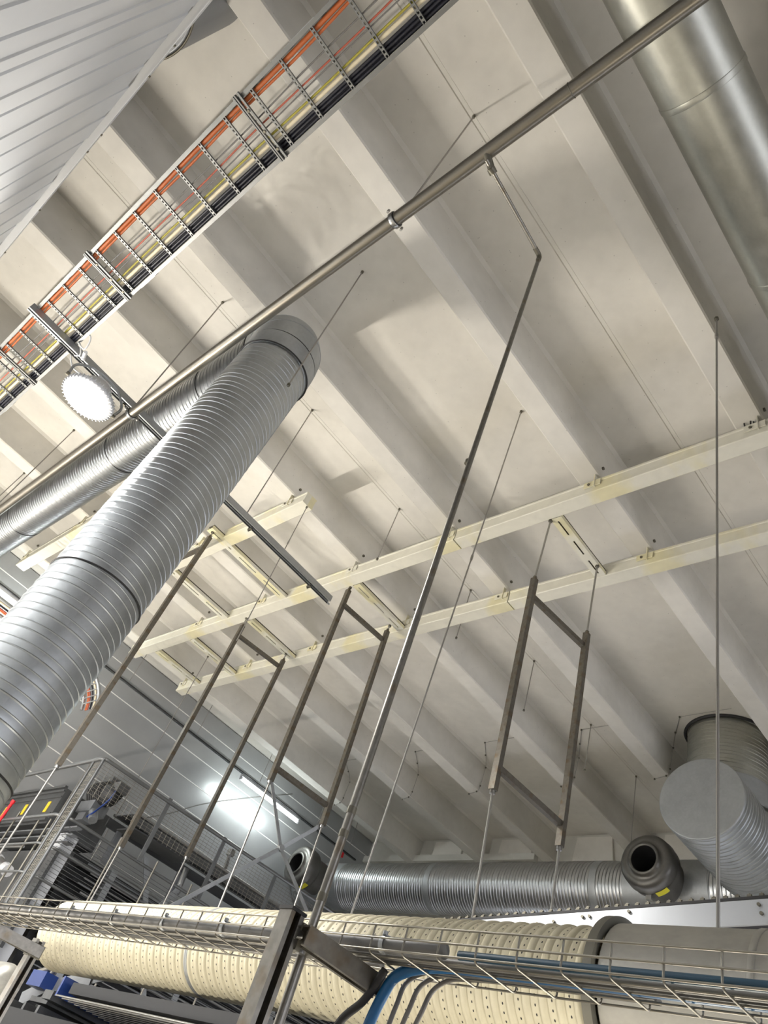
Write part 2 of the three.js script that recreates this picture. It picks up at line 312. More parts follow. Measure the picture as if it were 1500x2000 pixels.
  part('wall_face', box(X0 - 0.2, X1 + 0.2, 0, SLAB + 0.12, Z1, Z1 + 0.2), M.wallPaint, wf);

  // white panel partition beside the camera
  const PZ = 0.8, PT = 5.66, wp = structure('wall_partition', [0, 0, PZ], 'white metal panel partition with upright joints and a pale top trim', 'wall');
  part('core', box(X0, 3, 0, PT - 0.14, PZ + 0.014, PZ + 0.12), M.partition, wp);
  part('dark_gap_strip', box(X0, 3, PT - 0.14, PT - 0.03, PZ + 0.03, PZ + 0.12), M.dark, wp);  // dark strip puts the shade of the gap under the trim into colour
  const jx = [-11.5, -10.9, -10.3, -9.7, -9.1, -8.5, -7.95, -7.4, -6.85, -6.3, -5.8, -5.3, -4.8, -4.3, -3.81, -3.37, -2.88, -2.45, -2.11, -1.88, -1.5, -1.1, -0.65, -0.2, 0.3, 0.85, 1.4, 1.95, 2.5, 3];
  for (let i = 0; i < jx.length - 1; i++) {
    const a = jx[i] + 0.0025, b = jx[i + 1] - 0.0025, m = (a + b) / 2;
    part('panel', wuv(prism(V(m, 0, PZ + 0.02), V(m, PT - ({ 14: 0.085, 15: 0.055, 16: 0.1, 18: 0.095, 17: 0.06, 12: 0.09, 10: 0.08 }[i] ?? 0.05), PZ + 0.02), [[a - m, -0.02], [b - m, -0.02], [b - m, 0.006], [b - m - 0.01, 0.016], [0.03, 0.016], [0.02, 0.011], [-0.02, 0.011], [-0.03, 0.016], [a - m + 0.01, 0.016], [a - m, 0.006]], V(0, 0, -1))), M.partition, wp);
  }
  part('top_trim', [box(X0, 3, PT - 0.02, PT + 0.005, PZ - 0.03, PZ + 0.12), box(X0, 3, PT - 0.055, PT - 0.02, PZ - 0.034, PZ - 0.03)], M.partition, wp);
  for (const x of [-4.65, -4.1, -3.45, -3.28, -2.75, -2.5]) part('trim_screw', hexNut([x, PT - 0.04, PZ - 0.037], [0, 0, 1], 0.008, 0.008), M.bolt, wp);
}

// ================================================================ ventilation
{ // upright spiral duct with elbow and horizontal run
  const d = thing('spiral_duct', 'large galvanised spiral duct standing upright and bending over under the ceiling', 'duct', [-3.83, 2.2, -1.04]);
  const x = -3.815, z = -1.06, rv = 0.277, yh = 6.5, rh = 0.232, Rb = 0.40;
  const lean = (y) => [x - 0.03 * (6 - y) / 3.8, y, z + 0.115 * (6 - y) / 3.8], ax = [0.03, 3.8, -0.115];
  part('upright_wall', spiralWall(lean(2.2), lean(yh - Rb - 0.1), rv, 0.104, 0.0034, 80), M.zinc, d);
  for (const y of [2.55, 3.62]) part('coupling', ring(lean(y), ax, rv + 0.003, 0.005, 64), M.seal, d);
  const path = [], rad = [];
  for (let k = 0; k <= 24; k++) { const t = k / 24 * Math.PI / 2; path.push(V(x - Rb + Rb * Math.cos(t), yh - Rb + Rb * Math.sin(t), z)); rad.push(rv + 0.012 + (rh - rv) * Math.pow(k / 24, 1.5)); }
  const e = part('elbow', sweep(path, rad, 56, false), M.zincFlat, d);
  part('collar', lathe([x, yh - Rb - 0.16, z], [x, yh, z], [[0, rv], [0, rv + 0.012], [0.16, rv + 0.012]], 64), M.zincFlat, e);
  for (const k of [5, 12, 18]) { const t = k / 24 * Math.PI / 2; part('gore_seam', ring([x - Rb + Rb * Math.cos(t), yh - Rb + Rb * Math.sin(t), z], [-Math.sin(t), Math.cos(t), 0], rad[k] + 0.001, 0.003, 56), M.zincFlat, e); }
  part('gasket', ring([x, yh - Rb - 0.16, z], [0, 1, 0], rv + 0.011, 0.006, 64), M.seal, e);
  part('gasket', ring([x - Rb - 0.02, yh, z], [1, 0, 0], rh + 0.009, 0.005, 56), M.seal, e);
  part('horizontal_wall', spiralWall([x - Rb, yh, z], [X0 + 0.05, yh, z], rh, 0.1, 0.006, 64, [[0, 0.12, 1], [0.5, 0.12, 0.8]]), M.zincBright, d);
  for (const q of [-4.95, -6.55, -8.9]) part('coupling', ring([q, yh, z], [1, 0, 0], rh + 0.003, 0.005, 56), M.seal, d);
}
{ // smooth main duct along the ribs, upper right
  const d = thing('main_duct', 'wide smooth dull galvanised duct running along the ribs at upper right', 'duct', [-0.56, 6.5, 0]);
  part('duct_wall', lathe([-0.56, 6.76, Z1], [-0.56, 6.76, Z0], [[0, 0.25], [Z1 - Z0 - 0.06, 0.25]], 72), M.oldZinc, d);
  for (const z of [2.0, -1.2, -2.48, -3.9, -6.5]) part('seam_band', lathe([-0.56, 6.76, z + 0.02], [-0.56, 6.76, z - 1], [[0, 0.25], [0.004, 0.254], [0.036, 0.254], [0.04, 0.25]], 72), M.oldZinc, d);
  for (const z of [1.4, -3.1]) { // hanger straps
    part('strap', lathe([-0.56, 6.76, z + 0.02], [-0.56, 6.76, z - 1], [[0, 0.252], [0, 0.257], [0.03, 0.257], [0.03, 0.252]], 48), M.zincFlat, d);
  }
}
{ // exhaust system at the back: long run, two open branches, capped header with riser
  const d = thing('exhaust_duct', 'galvanised spiral duct system along the back wall with open branches and a capped end', 'duct', [-6, 5.4, -9.3]);
  const y = 5.82, z = -9.3, r = 0.362, hx = -3.4, hy = 6.07, hr = 0.475;
  part('long_run_wall', spiralWall([hx - 0.1, y, z], [X0 + 0.05, y, z], r, 0.1, 0.008, 56, [[0, 0.12, 1], [0.5, 0.12, 0.8]]), M.zincBright, d);
  for (const q of [-5.45, -8.3]) part('coupling', lathe([q, y, z], [q - 1, y, z], [[-0.05, r], [-0.05, r + 0.01], [0.05, r + 0.01], [0.05, r]], 56), M.zincFlat, d);
  for (const [bx, kind] of [[-4.47, 0], [-10.86, 1]]) {
    part('saddle', lathe([bx + 0.55, y, z], [bx - 1, y, z], [[0, r], [0.01, r + 0.012], [1.1, r + 0.012], [1.11, r]], 56), M.zincFlat, d);
    const b = part('branch', lathe([bx, y, z], [bx, y, z + 1], [[0, 0.27], [0.52, 0.27], [0.56, 0.31], [0.66, 0.33]], 48), M.oldDark, d);
    part('bell_collar', lathe([bx, y, z + 0.64], [bx, y, z + 2], [[0, 0.335], [0.06, 0.342], [0.16, 0.335], [0.2, 0.30], [0.21, 0.25], [0.2, 0.215], [0.24, 0.2], [0.26, 0.175], [0.24, 0.16]], 56), M.oldDark, b);
    part('throat', lathe([bx, y, z + 0.88], [bx, y, z - 2], [[0, 0.16], [0.14, 0.155], [0.6, 0.155]], 40), M.seal, b);
    part('throat_shade', lathe([bx, y, z + 0.3], [bx, y, z + 1], [[0, 0], [0, 0.155]], 32), M.machineDark, b);  // dark disc and black throat put the shade of the opening into colour
    part('clamp_band', lathe([bx, y, z + 0.6], [bx, y, z + 1], [[0, 0.336], [0.09, 0.345]], 96), M.oldDark, b);
    const tape = new THREE.CylinderGeometry(0.347, 0.347, 0.09, 10, 1, true, 0.25, 0.45); tape.rotateX(Math.PI / 2); tape.translate(bx, y, z + 0.67);
    part('sticker', tape, M.yellowTape, b, 'yellow sticker');
    part('latch', [box(bx - 0.05, bx + 0.02, y - 0.39, y - 0.33, z + 0.6, z + 0.68)], M.stainless, b);
  }
  part('header_wall', spiralWall([hx, hy, -7.6], [hx, hy, Z0 + 0.05], hr, 0.13, 0.006, 64), M.zinc, d);
  part('end_cap', lathe([hx, hy, -7.6], [hx, hy, -5], [[0, hr + 0.004], [0.012, hr + 0.002], [0.018, hr - 0.01], [0.018, 0]], 72), M.zincFlat, d, 'flat grey end cap');
  part('riser_wall', spiralWall([hx, hy, -8.35], [hx, SLAB - 0.02, -8.35], 0.47, 0.1, 0.006, 64), M.oldZinc, d);
  part('riser_saddle', lathe([hx, hy - 0.02, -8.35], [hx, 8, -8.35], [[0.2, 0.5], [0.5, 0.485], [0.53, 0.47]], 56), M.zincFlat, d);
  part('ceiling_ring', ring([hx, SLAB - 0.015, -8.35], [0, 1, 0], 0.5, 0.02, 56), M.seal, d);
}
{ // perforated cream air duct
  const y = 2.484, z = -2.76, r = 0.213, xa = -1.52, n = 59, p = 0.0705;
  const d = thing('perforated_duct', 'cream ribbed air duct with rows of small holes above the wire basket', 'duct', [-3.7, 2.27, -2.76]);
  const prof = [];
  for (let k = 0; k < n; k++) for (const [t, h] of [[0, 0], [0.30, 0], [0.40, 0.001], [0.46, -0.006], [0.52, 0.004], [0.64, 0.008], [0.76, 0.008], [0.88, 0.004], [0.94, -0.006]]) prof.push([(k + t) * p, r + h]);
  const L = n * p; prof.push([L, r]);
  const cut = 34 * 9;
  part('ribbed_wall', lathe([xa, y, z], [xa - 9, y, z], prof.slice(0, cut + 1), 72), M.textile, d);
  part('ribbed_wall', lathe([xa, y, z], [xa - 9, y, z], prof.slice(cut), 72), M.textile, d);
  part('joint_band', lathe([xa - 34 * p, y, z], [xa - 9, y, z], [[-0.014, r], [-0.014, r + 0.009], [-0.002, r + 0.009], [-0.002, r + 0.004], [0.002, r + 0.004], [0.002, r + 0.009], [0.014, r + 0.009], [0.014, r]], 72), M.zincFlat, d);
  part('end_cap', lathe([xa - L, y, z], [xa - 9, y, z], [[0, r], [0.02, r + 0.006], [0.045, r - 0.004], [0.055, r - 0.03], [0.055, 0]], 72), M.textile, d);
  const holes = [];
  const hole = new THREE.CircleGeometry(1, 6).toNonIndexed(); hole.deleteAttribute('uv');
  for (let k = 0; k < n; k++) for (let j = 0; j < 44; j++) {
    const a = 2 * Math.PI * (j + 0.37 * k) / 44, t = -(k + 0.15) * p + xa, R = r + 0.0006;
    const ny = Math.sin(a), nz = Math.cos(a); if (nz * 0.94 - ny * 0.3 < -0.25) continue;
    const h = hole.clone(); h.scale(0.0032, 0.0052, 1); h.rotateY(0); h.lookAt(V(0, ny, nz)); h.translate(t, y + R * ny, z + R * nz); holes.push(h);
  }
  const hg = mergeGeometries(holes); hg.setAttribute('uv', new THREE.Float32BufferAttribute(new Float32Array(hg.attributes.position.count * 2), 2));
  const hm = part('dark_hole_discs', hg, M.seal, d); hm.userData.kind = 'stuff';  // flat dark discs put the shade inside the holes into colour
  const e = thing('steel_duct', 'plain grey steel duct with dark flange joined to the cream ribbed duct', 'duct', [0, 2.25, -2.76]);
  part('duct_wall', lathe([xa + 0.005, y, z], [3, y, z], [[0.03, 0.232], [5.5, 0.232]], 72), M.ductEnd, e);
  part('flange', latheSharp([xa - 0.012, y, z], [3, y, z], [[0, 0.2], [0, 0.255], [0.034, 0.255], [0.034, 0.225]], 72), M.flange, e);
  for (const q of [-0.98, 0.4, 1.7]) part('seam_band', lathe([q, y, z], [3, y, z], [[-0.012, 0.232], [-0.01, 0.236], [0.01, 0.236], [0.012, 0.232]], 72), M.ductEnd, e);
}

// ================================================================ pipes
{
  const py = (x) => 5.58 + 0.035 * (x + 2), z = -0.62;
  const d = thing('steel_pipe', 'thick dull steel pipe slanting across the picture below the ribs', 'pipe', [-2, 5.5, z]);
  part('pipe_wall', rod([X0 + 0.02, py(X0), z], [6, py(6), z], 0.038, 28), M.pipe, d);
  part('weld_bead', ring([-0.92, py(-0.92), z], [1, 0.035, 0], 0.038, 0.003, 28), M.bolt, d);
  for (const x of [-2.04, -4.78]) {
    const c = part('pipe_clamp', [lathe([x, py(x), z], [x + 1, py(x), z], [[-0.013, 0.039], [-0.013, 0.048], [0.013, 0.048], [0.013, 0.039]], 32)], M.stainless, d);
    part('rubber_lining', [lathe([x, py(x), z], [x + 1, py(x), z], [[-0.018, 0.038], [-0.018, 0.043], [0.018, 0.043], [0.018, 0.038]], 32)], M.seal, c);
    for (const e of [-0.06, 0.06]) part('clamp_bolt', hexNut([x, py(x), z + e], [0, 1, 0], 0.008, 0.03), M.stainless, c);
  }
  const s = thing('drop_pipe', 'thin steel pipe branching off the thick pipe and dropping straight to the floor', 'pipe', [-1.43, 0, -1.2]);
  part('pipe_wall', sweep(bent([[-1.41, py(-1.41) - 0.06, -0.64], [-1.43, 5.49, -1.2], [-1.41, 2.2, -1.2], [-1.41, 0, -1.2]], 0.03), 0.0108, 14), M.smallPipe, s);
  part('branch_socket', [rod([-1.405, py(-1.41) - 0.02, -0.62], [-1.412, py(-1.41) - 0.065, -0.69], 0.019, 14), hexNut([-1.413, py(-1.41) - 0.068, -0.70], [-0.03, -0.2, -1], 0.022, 0.03)], M.bolt, s);
  for (const [x, y] of [[-1.43, 3.72], [-1.411, 2.33], [-1.411, 2.27], [-1.41, 2.12]]) part('coupling', rod([x, y - 0.009, -1.2], [x, y + 0.009, -1.2], 0.012, 14), M.bolt, s);
  part('elbow_fitting', sweep(bent([[-1.429, 5.494, -1.15], [-1.43, 5.49, -1.2], [-1.43, 5.44, -1.2]], 0.03), 0.0135, 14), M.bolt, s);
}

// ================================================================ hanging rods
function hangRod(a, b, r, label, extra, group = 'threaded hanger rods under the ceiling') {
  const g = thing('hanger_rod', label, 'rod', b, group);
  part('rod', rod(a, b, r, 8), M.rodSteel, g);
  if (extra !== 0) part('anchor', [hexNut([a[0], a[1] - 0.012, a[2]], [0, 1, 0], r * 2.2, 0.022)], M.bolt, g);
  if (extra > 0) part('coupling_nut', hexNut([a[0] + (b[0] - a[0]) * extra, a[1] + (b[1] - a[1]) * extra, a[2] + (b[2] - a[2]) * extra], [0, 1, 0], r * 1.7, 0.05), M.rodSteel, g);
  if (extra < 0) part('end_nut', hexNut([b[0], b[1] + 0.012, b[2]], [0, 1, 0], r * 2.2, 0.022), M.bolt, g);
  return g;
}
hangRod([-1.11, RIB, -2.68], [-1.152, 2.7, -2.71], 0.0075, 'long upright rod at right from rib down to the grey steel duct', 0.06);
hangRod([-3.03, SLAB, -2.95], [-3.1, 2.7, -2.86], 0.006, 'long slightly leaning rod just right of the thin drop pipe', 0.42);
hangRod([-3.46, SLAB, -1.08], [-3.5, 5.62, -1.12], 0.006, 'rod ending in front of the upright spiral duct below its elbow', -1);
hangRod([-4.94, SLAB, -1.94], [-4.94, 5.68, -1.93], 0.006, 'rod holding the grey strut rail right of the upright spiral duct', -1);
hangRod([-1.95, SLAB, -0.63], [-1.99, 5.6, -0.62], 0.006, 'rod meeting the thick pipe beside its clamp near the picture centre top', -1);
hangRod([-4.88, SLAB, -0.57], [-4.9, 5.5, -0.62], 0.006, 'rod meeting the thick pipe just right of the round lamp', -1);
hangRod([-8.02, SLAB, -0.67], [-8.05, 5.5, -0.63], 0.006, 'rod above the thick pipe below and left of the round lamp', -1);
hangRod([-9.5, SLAB, -0.72], [-9.55, 5.4, -0.64], 0.006, 'rod above the thick pipe at the left edge of the picture', -1);
hangRod([-4.95, SLAB, -3.44], [-4.97, 6.52, -3.44], 0.006, 'short free rod just above the middle cream beam', -1);
hangRod([-4.96, SLAB, -4.86], [-4.97, 6.57, -4.86], 0.006, 'short free rod crossed by the lower cream beam', -1);
hangRod([-4.96, SLAB, -6.28], [-4.97, 6.56, -6.28], 0.006, 'short free rod left of the rightmost hanging frame', -1);
hangRod([-4.96, SLAB, -7.72], [-4.97, 6.62, -7.72], 0.006, 'short free rod between the two posts of the rightmost hanging frame', -1);
hangRod([-4.97, SLAB, -9.02], [-4.98, 6.2, -9.02], 0.006, 'short free rod above the right open duct branch', -1);
hangRod([-5.31, 6.65, -2.6], [-5.30, 4.9, -2.62], 0.005, 'thin rod hanging from the end of the short cream beam', 0.3);
hangRod([-8.85, 6.62, -4.1], [-8.9, 3.6, -4.1], 0.006, 'thin rod from slotted bar above the grey panel wall', 0.9);
hangRod([-7.9, 6.62, -2.55], [-7.95, 3.4, -2.55], 0.006, 'thin rod running close behind the leftmost hanging post', 0.9);

// ================================================================ cream support beams
function creamBeam(x0, x1, z, label, splits) {
  const d = thing('support_beam', label, 'beam', [(x0 + x1) / 2, 6.65, z], 'cream painted beams bolted under the ribs');
  const y0 = 6.65, h = 0.15, w = 0.145, t = 0.011, cuts = [x0, ...splits, x1];
  const sec = [[-w / 2 + 0.006, 0], [w / 2 - 0.006, 0], [w / 2, 0.006], [w / 2, 0.02], [w / 2 - 0.006, 0.026], [w / 2 - 0.006, h - 0.026], [w / 2, h - 0.02], [w / 2, h], [-w / 2, h], [-w / 2, h - 0.02], [-w / 2 + 0.006, h - 0.026], [-w / 2 + 0.006, 0.026], [-w / 2, 0.02], [-w / 2, 0.006]];
  for (let i = 0; i < cuts.length - 1; i++) part('beam_section', prism(V(cuts[i] + 0.007, y0, z), V(cuts[i + 1] - 0.007, y0, z), sec), M.cream, d);
  for (const rx of [-10.27, -8.65, -7.27, -5.65, -4.27, -2.65, -1.27, 0.35, 1.73, 3.35]) {
    if (rx < x0 - 0.1 || rx > x1) continue;
    const c = part('rib_clip', [box(rx + 0.07, rx + 0.078, y0 + 0.06, RIB + 0.13, z - 0.01 + 0.06, z + 0.07 + 0.02), box(rx - 0.03, rx + 0.13, y0 + 0.07, y0 + 0.14, z + w / 2, z + w / 2 + 0.008)], M.cream, d);
    part('clip_bolt', hexNut([rx + 0.02, y0 + 0.1, z + w / 2 + 0.012], [0, 0, 1], 0.013, 0.012), M.bolt, c); part('clip_bolt', hexNut([rx + 0.12, RIB + 0.1, z + 0.05], [1, 0, 0], 0.016, 0.02), M.bolt, c);
  }
  return d;
}
creamBeam(-10.35, -0.88, -3.685, 'cream beam crossing the middle of the picture, upper of the long two', [-4.12]);
creamBeam(-10.35, -0.88, -4.665, 'cream beam crossing the middle of the picture, lower of the long two', [-4.12]);
creamBeam(-8.2, -5.29, -2.59, 'short cream beam ending right of the upright spiral duct', []);
creamBeam(-10.4, -7.1, -1.62, 'short cream beam behind the upright duct, left of it', []);
// slotted cross bars
function slottedBar(x, z0, z1, label) {
  const d = thing('slotted_bar', label, 'bracket', [x, 6.62, (z0 + z1) / 2], 'cream slotted bars between the cream beams');
  const w = 0.055, s = new THREE.Shape([[-w, z0], [w, z0], [w, z1], [-w, z1]].map((q) => new THREE.Vector2(...q)));
  const n = 3, step = (z1 - z0) / n;
  for (let i = 0; i < n; i++) { const a = z0 + step * (i + 0.16), b = z0 + step * (i + 0.84); s.holes.push(new THREE.Path([[-0.008, a], [0.008, a], [0.008, b], [-0.008, b]].map((q) => new THREE.Vector2(...q)))); }
  const g = new THREE.ExtrudeGeometry(s, { depth: 0.006, bevelEnabled: false }); g.rotateX(Math.PI / 2); g.scale(1, 1, 1); g.translate(x, 6.655, 0);
  part('slotted_web', wuv(g), M.cream, d);
  part('side_lip', [box(x - w, x - w + 0.006, 6.655, 6.69, z0, z1), box(x + w - 0.006, x + w, 6.655, 6.69, z0, z1)], M.cream, d);
  part('back_web', box(x - w, x + w, 6.70, 6.704, z0, z1), M.bolt, d);
  return d;
}
slottedBar(-3.04, -4.59, -3.76, 'cream slotted bar above the rightmost hanging frame');
slottedBar(-5.62, -4.59, -3.76, 'cream slotted bar above the middle hanging frame');
slottedBar(-7.56, -4.59, -3.76, 'cream slotted bar above the second hanging frame from left');
slottedBar(-8.85, -4.59, -3.76, 'cream slotted bar near the left ends of the long cream beams');
slottedBar(-9.75, -4.59, -3.76, 'cream slotted bar furthest left between the long cream beams');
slottedBar(-6.73, -3.61, -2.35, 'cream slotted bar above the leftmost hanging post');
slottedBar(-7.9, -3.61, -2.35, 'cream slotted bar behind the upright spiral duct edge');

// ================================================================ hanging frames
function hangFrame(label, A, B, bars = [2, 3]) { // A, B: [top rod, post top, upper bar, lower bar, post foot, rod foot]
  const d = thing('steel_trapeze', label, 'hanger', [A[4][0], A[4][1], A[4][2]], 'brown steel hanging frames');
  const up = V(0, 0, 1), ps = [];
  for (const P of [A, B]) {
    if (!P) continue;
    ps.push(part('post', prism(V(...P[1]), V(...P[4]), [[-0.024, -0.024], [0.024, -0.024], [0.024, -0.018], [-0.018, -0.018], [-0.018, 0.018], [0.024, 0.018], [0.024, 0.024], [-0.024, 0.024]], up), M.frame, d));
    const q = part('hanger_rod', rod(P[0], P[1], 0.009, 8), M.rodSteel, d);
    part('top_nut', hexNut([P[0][0], P[0][1] - 0.015, P[0][2]], [0, 1, 0], 0.02, 0.02), M.bolt, q); part('lower_nut', hexNut([P[1][0], P[1][1] + 0.012, P[1][2]], [0, 1, 0], 0.018, 0.03), M.bolt, q);
    if (P[5]) { const f = part('lower_rod', rod(P[4], P[5], 0.009, 8), M.rodSteel, d); part('nut', [hexNut([P[4][0], P[4][1] - 0.012, P[4][2]], [0, 1, 0], 0.02, 0.03)], M.stainless, f); }
  }
  if (B) for (const k of bars) part('cross_bar', prism(V(...A[k]), V(...B[k]), [[-0.02, -0.022], [0.02, -0.022], [0.02, 0.022], [0.014, 0.022], [0.014, -0.016], [-0.014, -0.016], [-0.014, 0.022], [-0.02, 0.022]]), M.frame, d);
  return d;
}
hangFrame('rightmost hanging steel frame with two posts and two cross bars',
  [[-3.1, 6.66, -3.77], [-3.14, 5.93, -3.77], [-3.14, 5.74, -3.77], [-3.11, 4.14, -3.77], [-3.11, 3.97, -3.77], [-3.06, 3.12, -3.77]],
  [[-3.0, 6.66, -4.45], [-3.01, 5.83, -4.45], [-3.02, 5.69, -4.45], [-3.0, 4.08, -4.45], [-2.99, 3.92, -4.45], [-2.98, 3.2, -4.45]]);
const middleFrame = hangFrame('middle hanging steel frame with crossed braces below it',
  [[-5.72, 6.66, -3.77], [-5.73, 6.61, -3.77], [-5.7, 6.38, -3.77], [-5.67, 4.39, -3.77], [-5.65, 4.25, -3.77], [-5.59, 2.8, -3.77]],
  [[-5.7, 6.66, -4.48], [-5.71, 6.57, -4.48], [-5.71, 6.43, -4.48], [-5.62, 4.39, -4.48], [-5.6, 4.2, -4.48], [-5.56, 2.9, -4.48]]);
for (const e of [[-5.65, 4.25, -3.79], [-5.62, 3.45, -4.75], [-5.62, 4.22, -4.5], [-5.75, 2.96, -3.42]]) part('brace_arm', bar([-5.7, 3.84, -4.2], e, 0.035, 0.006, V(1, 0, 0)), M.strut, middleFrame);
part('brace_hub', rod([-5.72, 3.84, -4.2], [-5.68, 3.84, -4.2], 0.03, 12), M.strut, middleFrame);
hangFrame('second hanging steel frame from left, long posts without lower bar in view',
  [[-7.56, 6.66, -3.71], [-7.55, 6.52, -3.71], [-7.55, 6.37, -3.71], [-7.58, 3.75, -3.71], [-7.58, 3.64, -3.71], [-7.61, 2.6, -3.71]],
  [[-7.56, 6.66, -4.47], [-7.55, 6.54, -4.47], [-7.57, 6.44, -4.47], [-7.6, 4.0, -4.47], [-7.6, 3.92, -4.47], [-7.62, 2.7, -4.47]], [2]);
hangFrame('leftmost hanging steel frame beside the upright spiral duct',
  [[-6.73, 6.66, -2.40], [-6.72, 6.56, -2.40], [-6.73, 6.39, -2.40], [-6.77, 3.86, -2.40], [-6.79, 3.7, -2.40], [-6.79, 2.6, -2.40]],
  [[-8.1, 6.66, -2.40], [-8.1, 6.56, -2.40], [-8.1, 6.39, -2.40], [-8.1, 3.86, -2.40], [-8.1, 3.7, -2.40], [-8.1, 2.6, -2.40]], [2]);

// ================================================================ lamp, its rail, the cable ladder
{
  const d = thing('strut_rail', 'grey strut rail carrying the round lamp and passing behind the upright duct', 'rail', [-4.94, 5.64, -1.4]);
  part('channel', prism(V(-4.94, 5.675, 0.42), V(-4.94, 5.675, -3.1), strutSection(0.042, 0.062)), M.strut, d);
  part('conduit', rod([-4.985, 5.66, 0.1], [-4.985, 5.66, -3.14], 0.009, 10), M.zincFlat, d);
  part('cable', rod([-4.965, 5.638, 0.1], [-4.965, 5.638, -3.1], 0.006, 8), M.seal, d);
  for (const z of [-0.55, -2.05, -2.85]) part('clip', [box(-5.0, -4.95, 5.63, 5.675, z - 0.012, z + 0.012), hexNut([-4.99, 5.625, z], [0, 1, 0], 0.009, 0.012)], M.bolt, d);
}
function highbay(x, y, z, label, power = HIGHBAY, cone = 1.48) {
  const d = thing('highbay_lamp', label, 'lamp', [x, y - 0.01, z], 'round highbay lamps of the hall');
  const b = part('housing', lathe([x, y, z], [x, y + 1, z], [[0, 0.168], [0, 0.2], [0.02, 0.205], [0.045, 0.2], [0.06, 0.17], [0.1, 0.12], [0.16, 0.11], [0.165, 0]], 56), M.lampBody, d);
  for (let k = 0; k < 40; k++) { const a = 2 * Math.PI * k / 40, c = Math.cos(a), s = Math.sin(a); part('fin', bar([x + 0.175 * c, y + 0.02, z + 0.175 * s], [x + 0.212 * c, y + 0.02, z + 0.212 * s], 0.006, 0.045), M.lampBody, b); }
  part('lens', lathe([x, y, z], [x, y - 1, z], [[-0.004, 0.17], [0.004, 0.165], [0.012, 0.12], [0.014, 0]], 48), M.lens, d);
  const yoke = part('yoke', [sweep(bent([[x, y + 0.05, z - 0.22], [x, y + 0.17, z - 0.24], [x, y + 0.27, z - 0.13], [x, y + 0.29, z], [x, y + 0.27, z + 0.13], [x, y + 0.17, z + 0.24], [x, y + 0.05, z + 0.22]], 0.05), 0.011, 8)], M.strut, d);
  for (const e of [-0.222, 0.222]) part('pivot', hexNut([x, y + 0.05, z + e], [0, 0, 1], 0.018, 0.03), M.bolt, yoke);
  part('driver_box', box(x - 0.05, x + 0.05, y + 0.16, y + 0.22, z - 0.06, z + 0.06), M.lampBody, d);
  const l = new THREE.SpotLight(rgb(1, 0.965, 0.91), power, 0, cone, 0.35); l.position.set(0, -0.03, 0); l.target.position.set(0, -3, 0); l.castShadow = true; l.shadow.radius = 7; l.name = 'lamp_light'; d.add(l, l.target);
}
highbay(-4.88, 5.36, -0.32, 'glowing round lamp hanging from the strut rail beside the cable ladder');
highbay(-10.6, 5.36, -0.32, 'unseen round lamp added left of the picture under the ladder', 130, 0.9);  // unseen lamp added to pool light on the floor at left
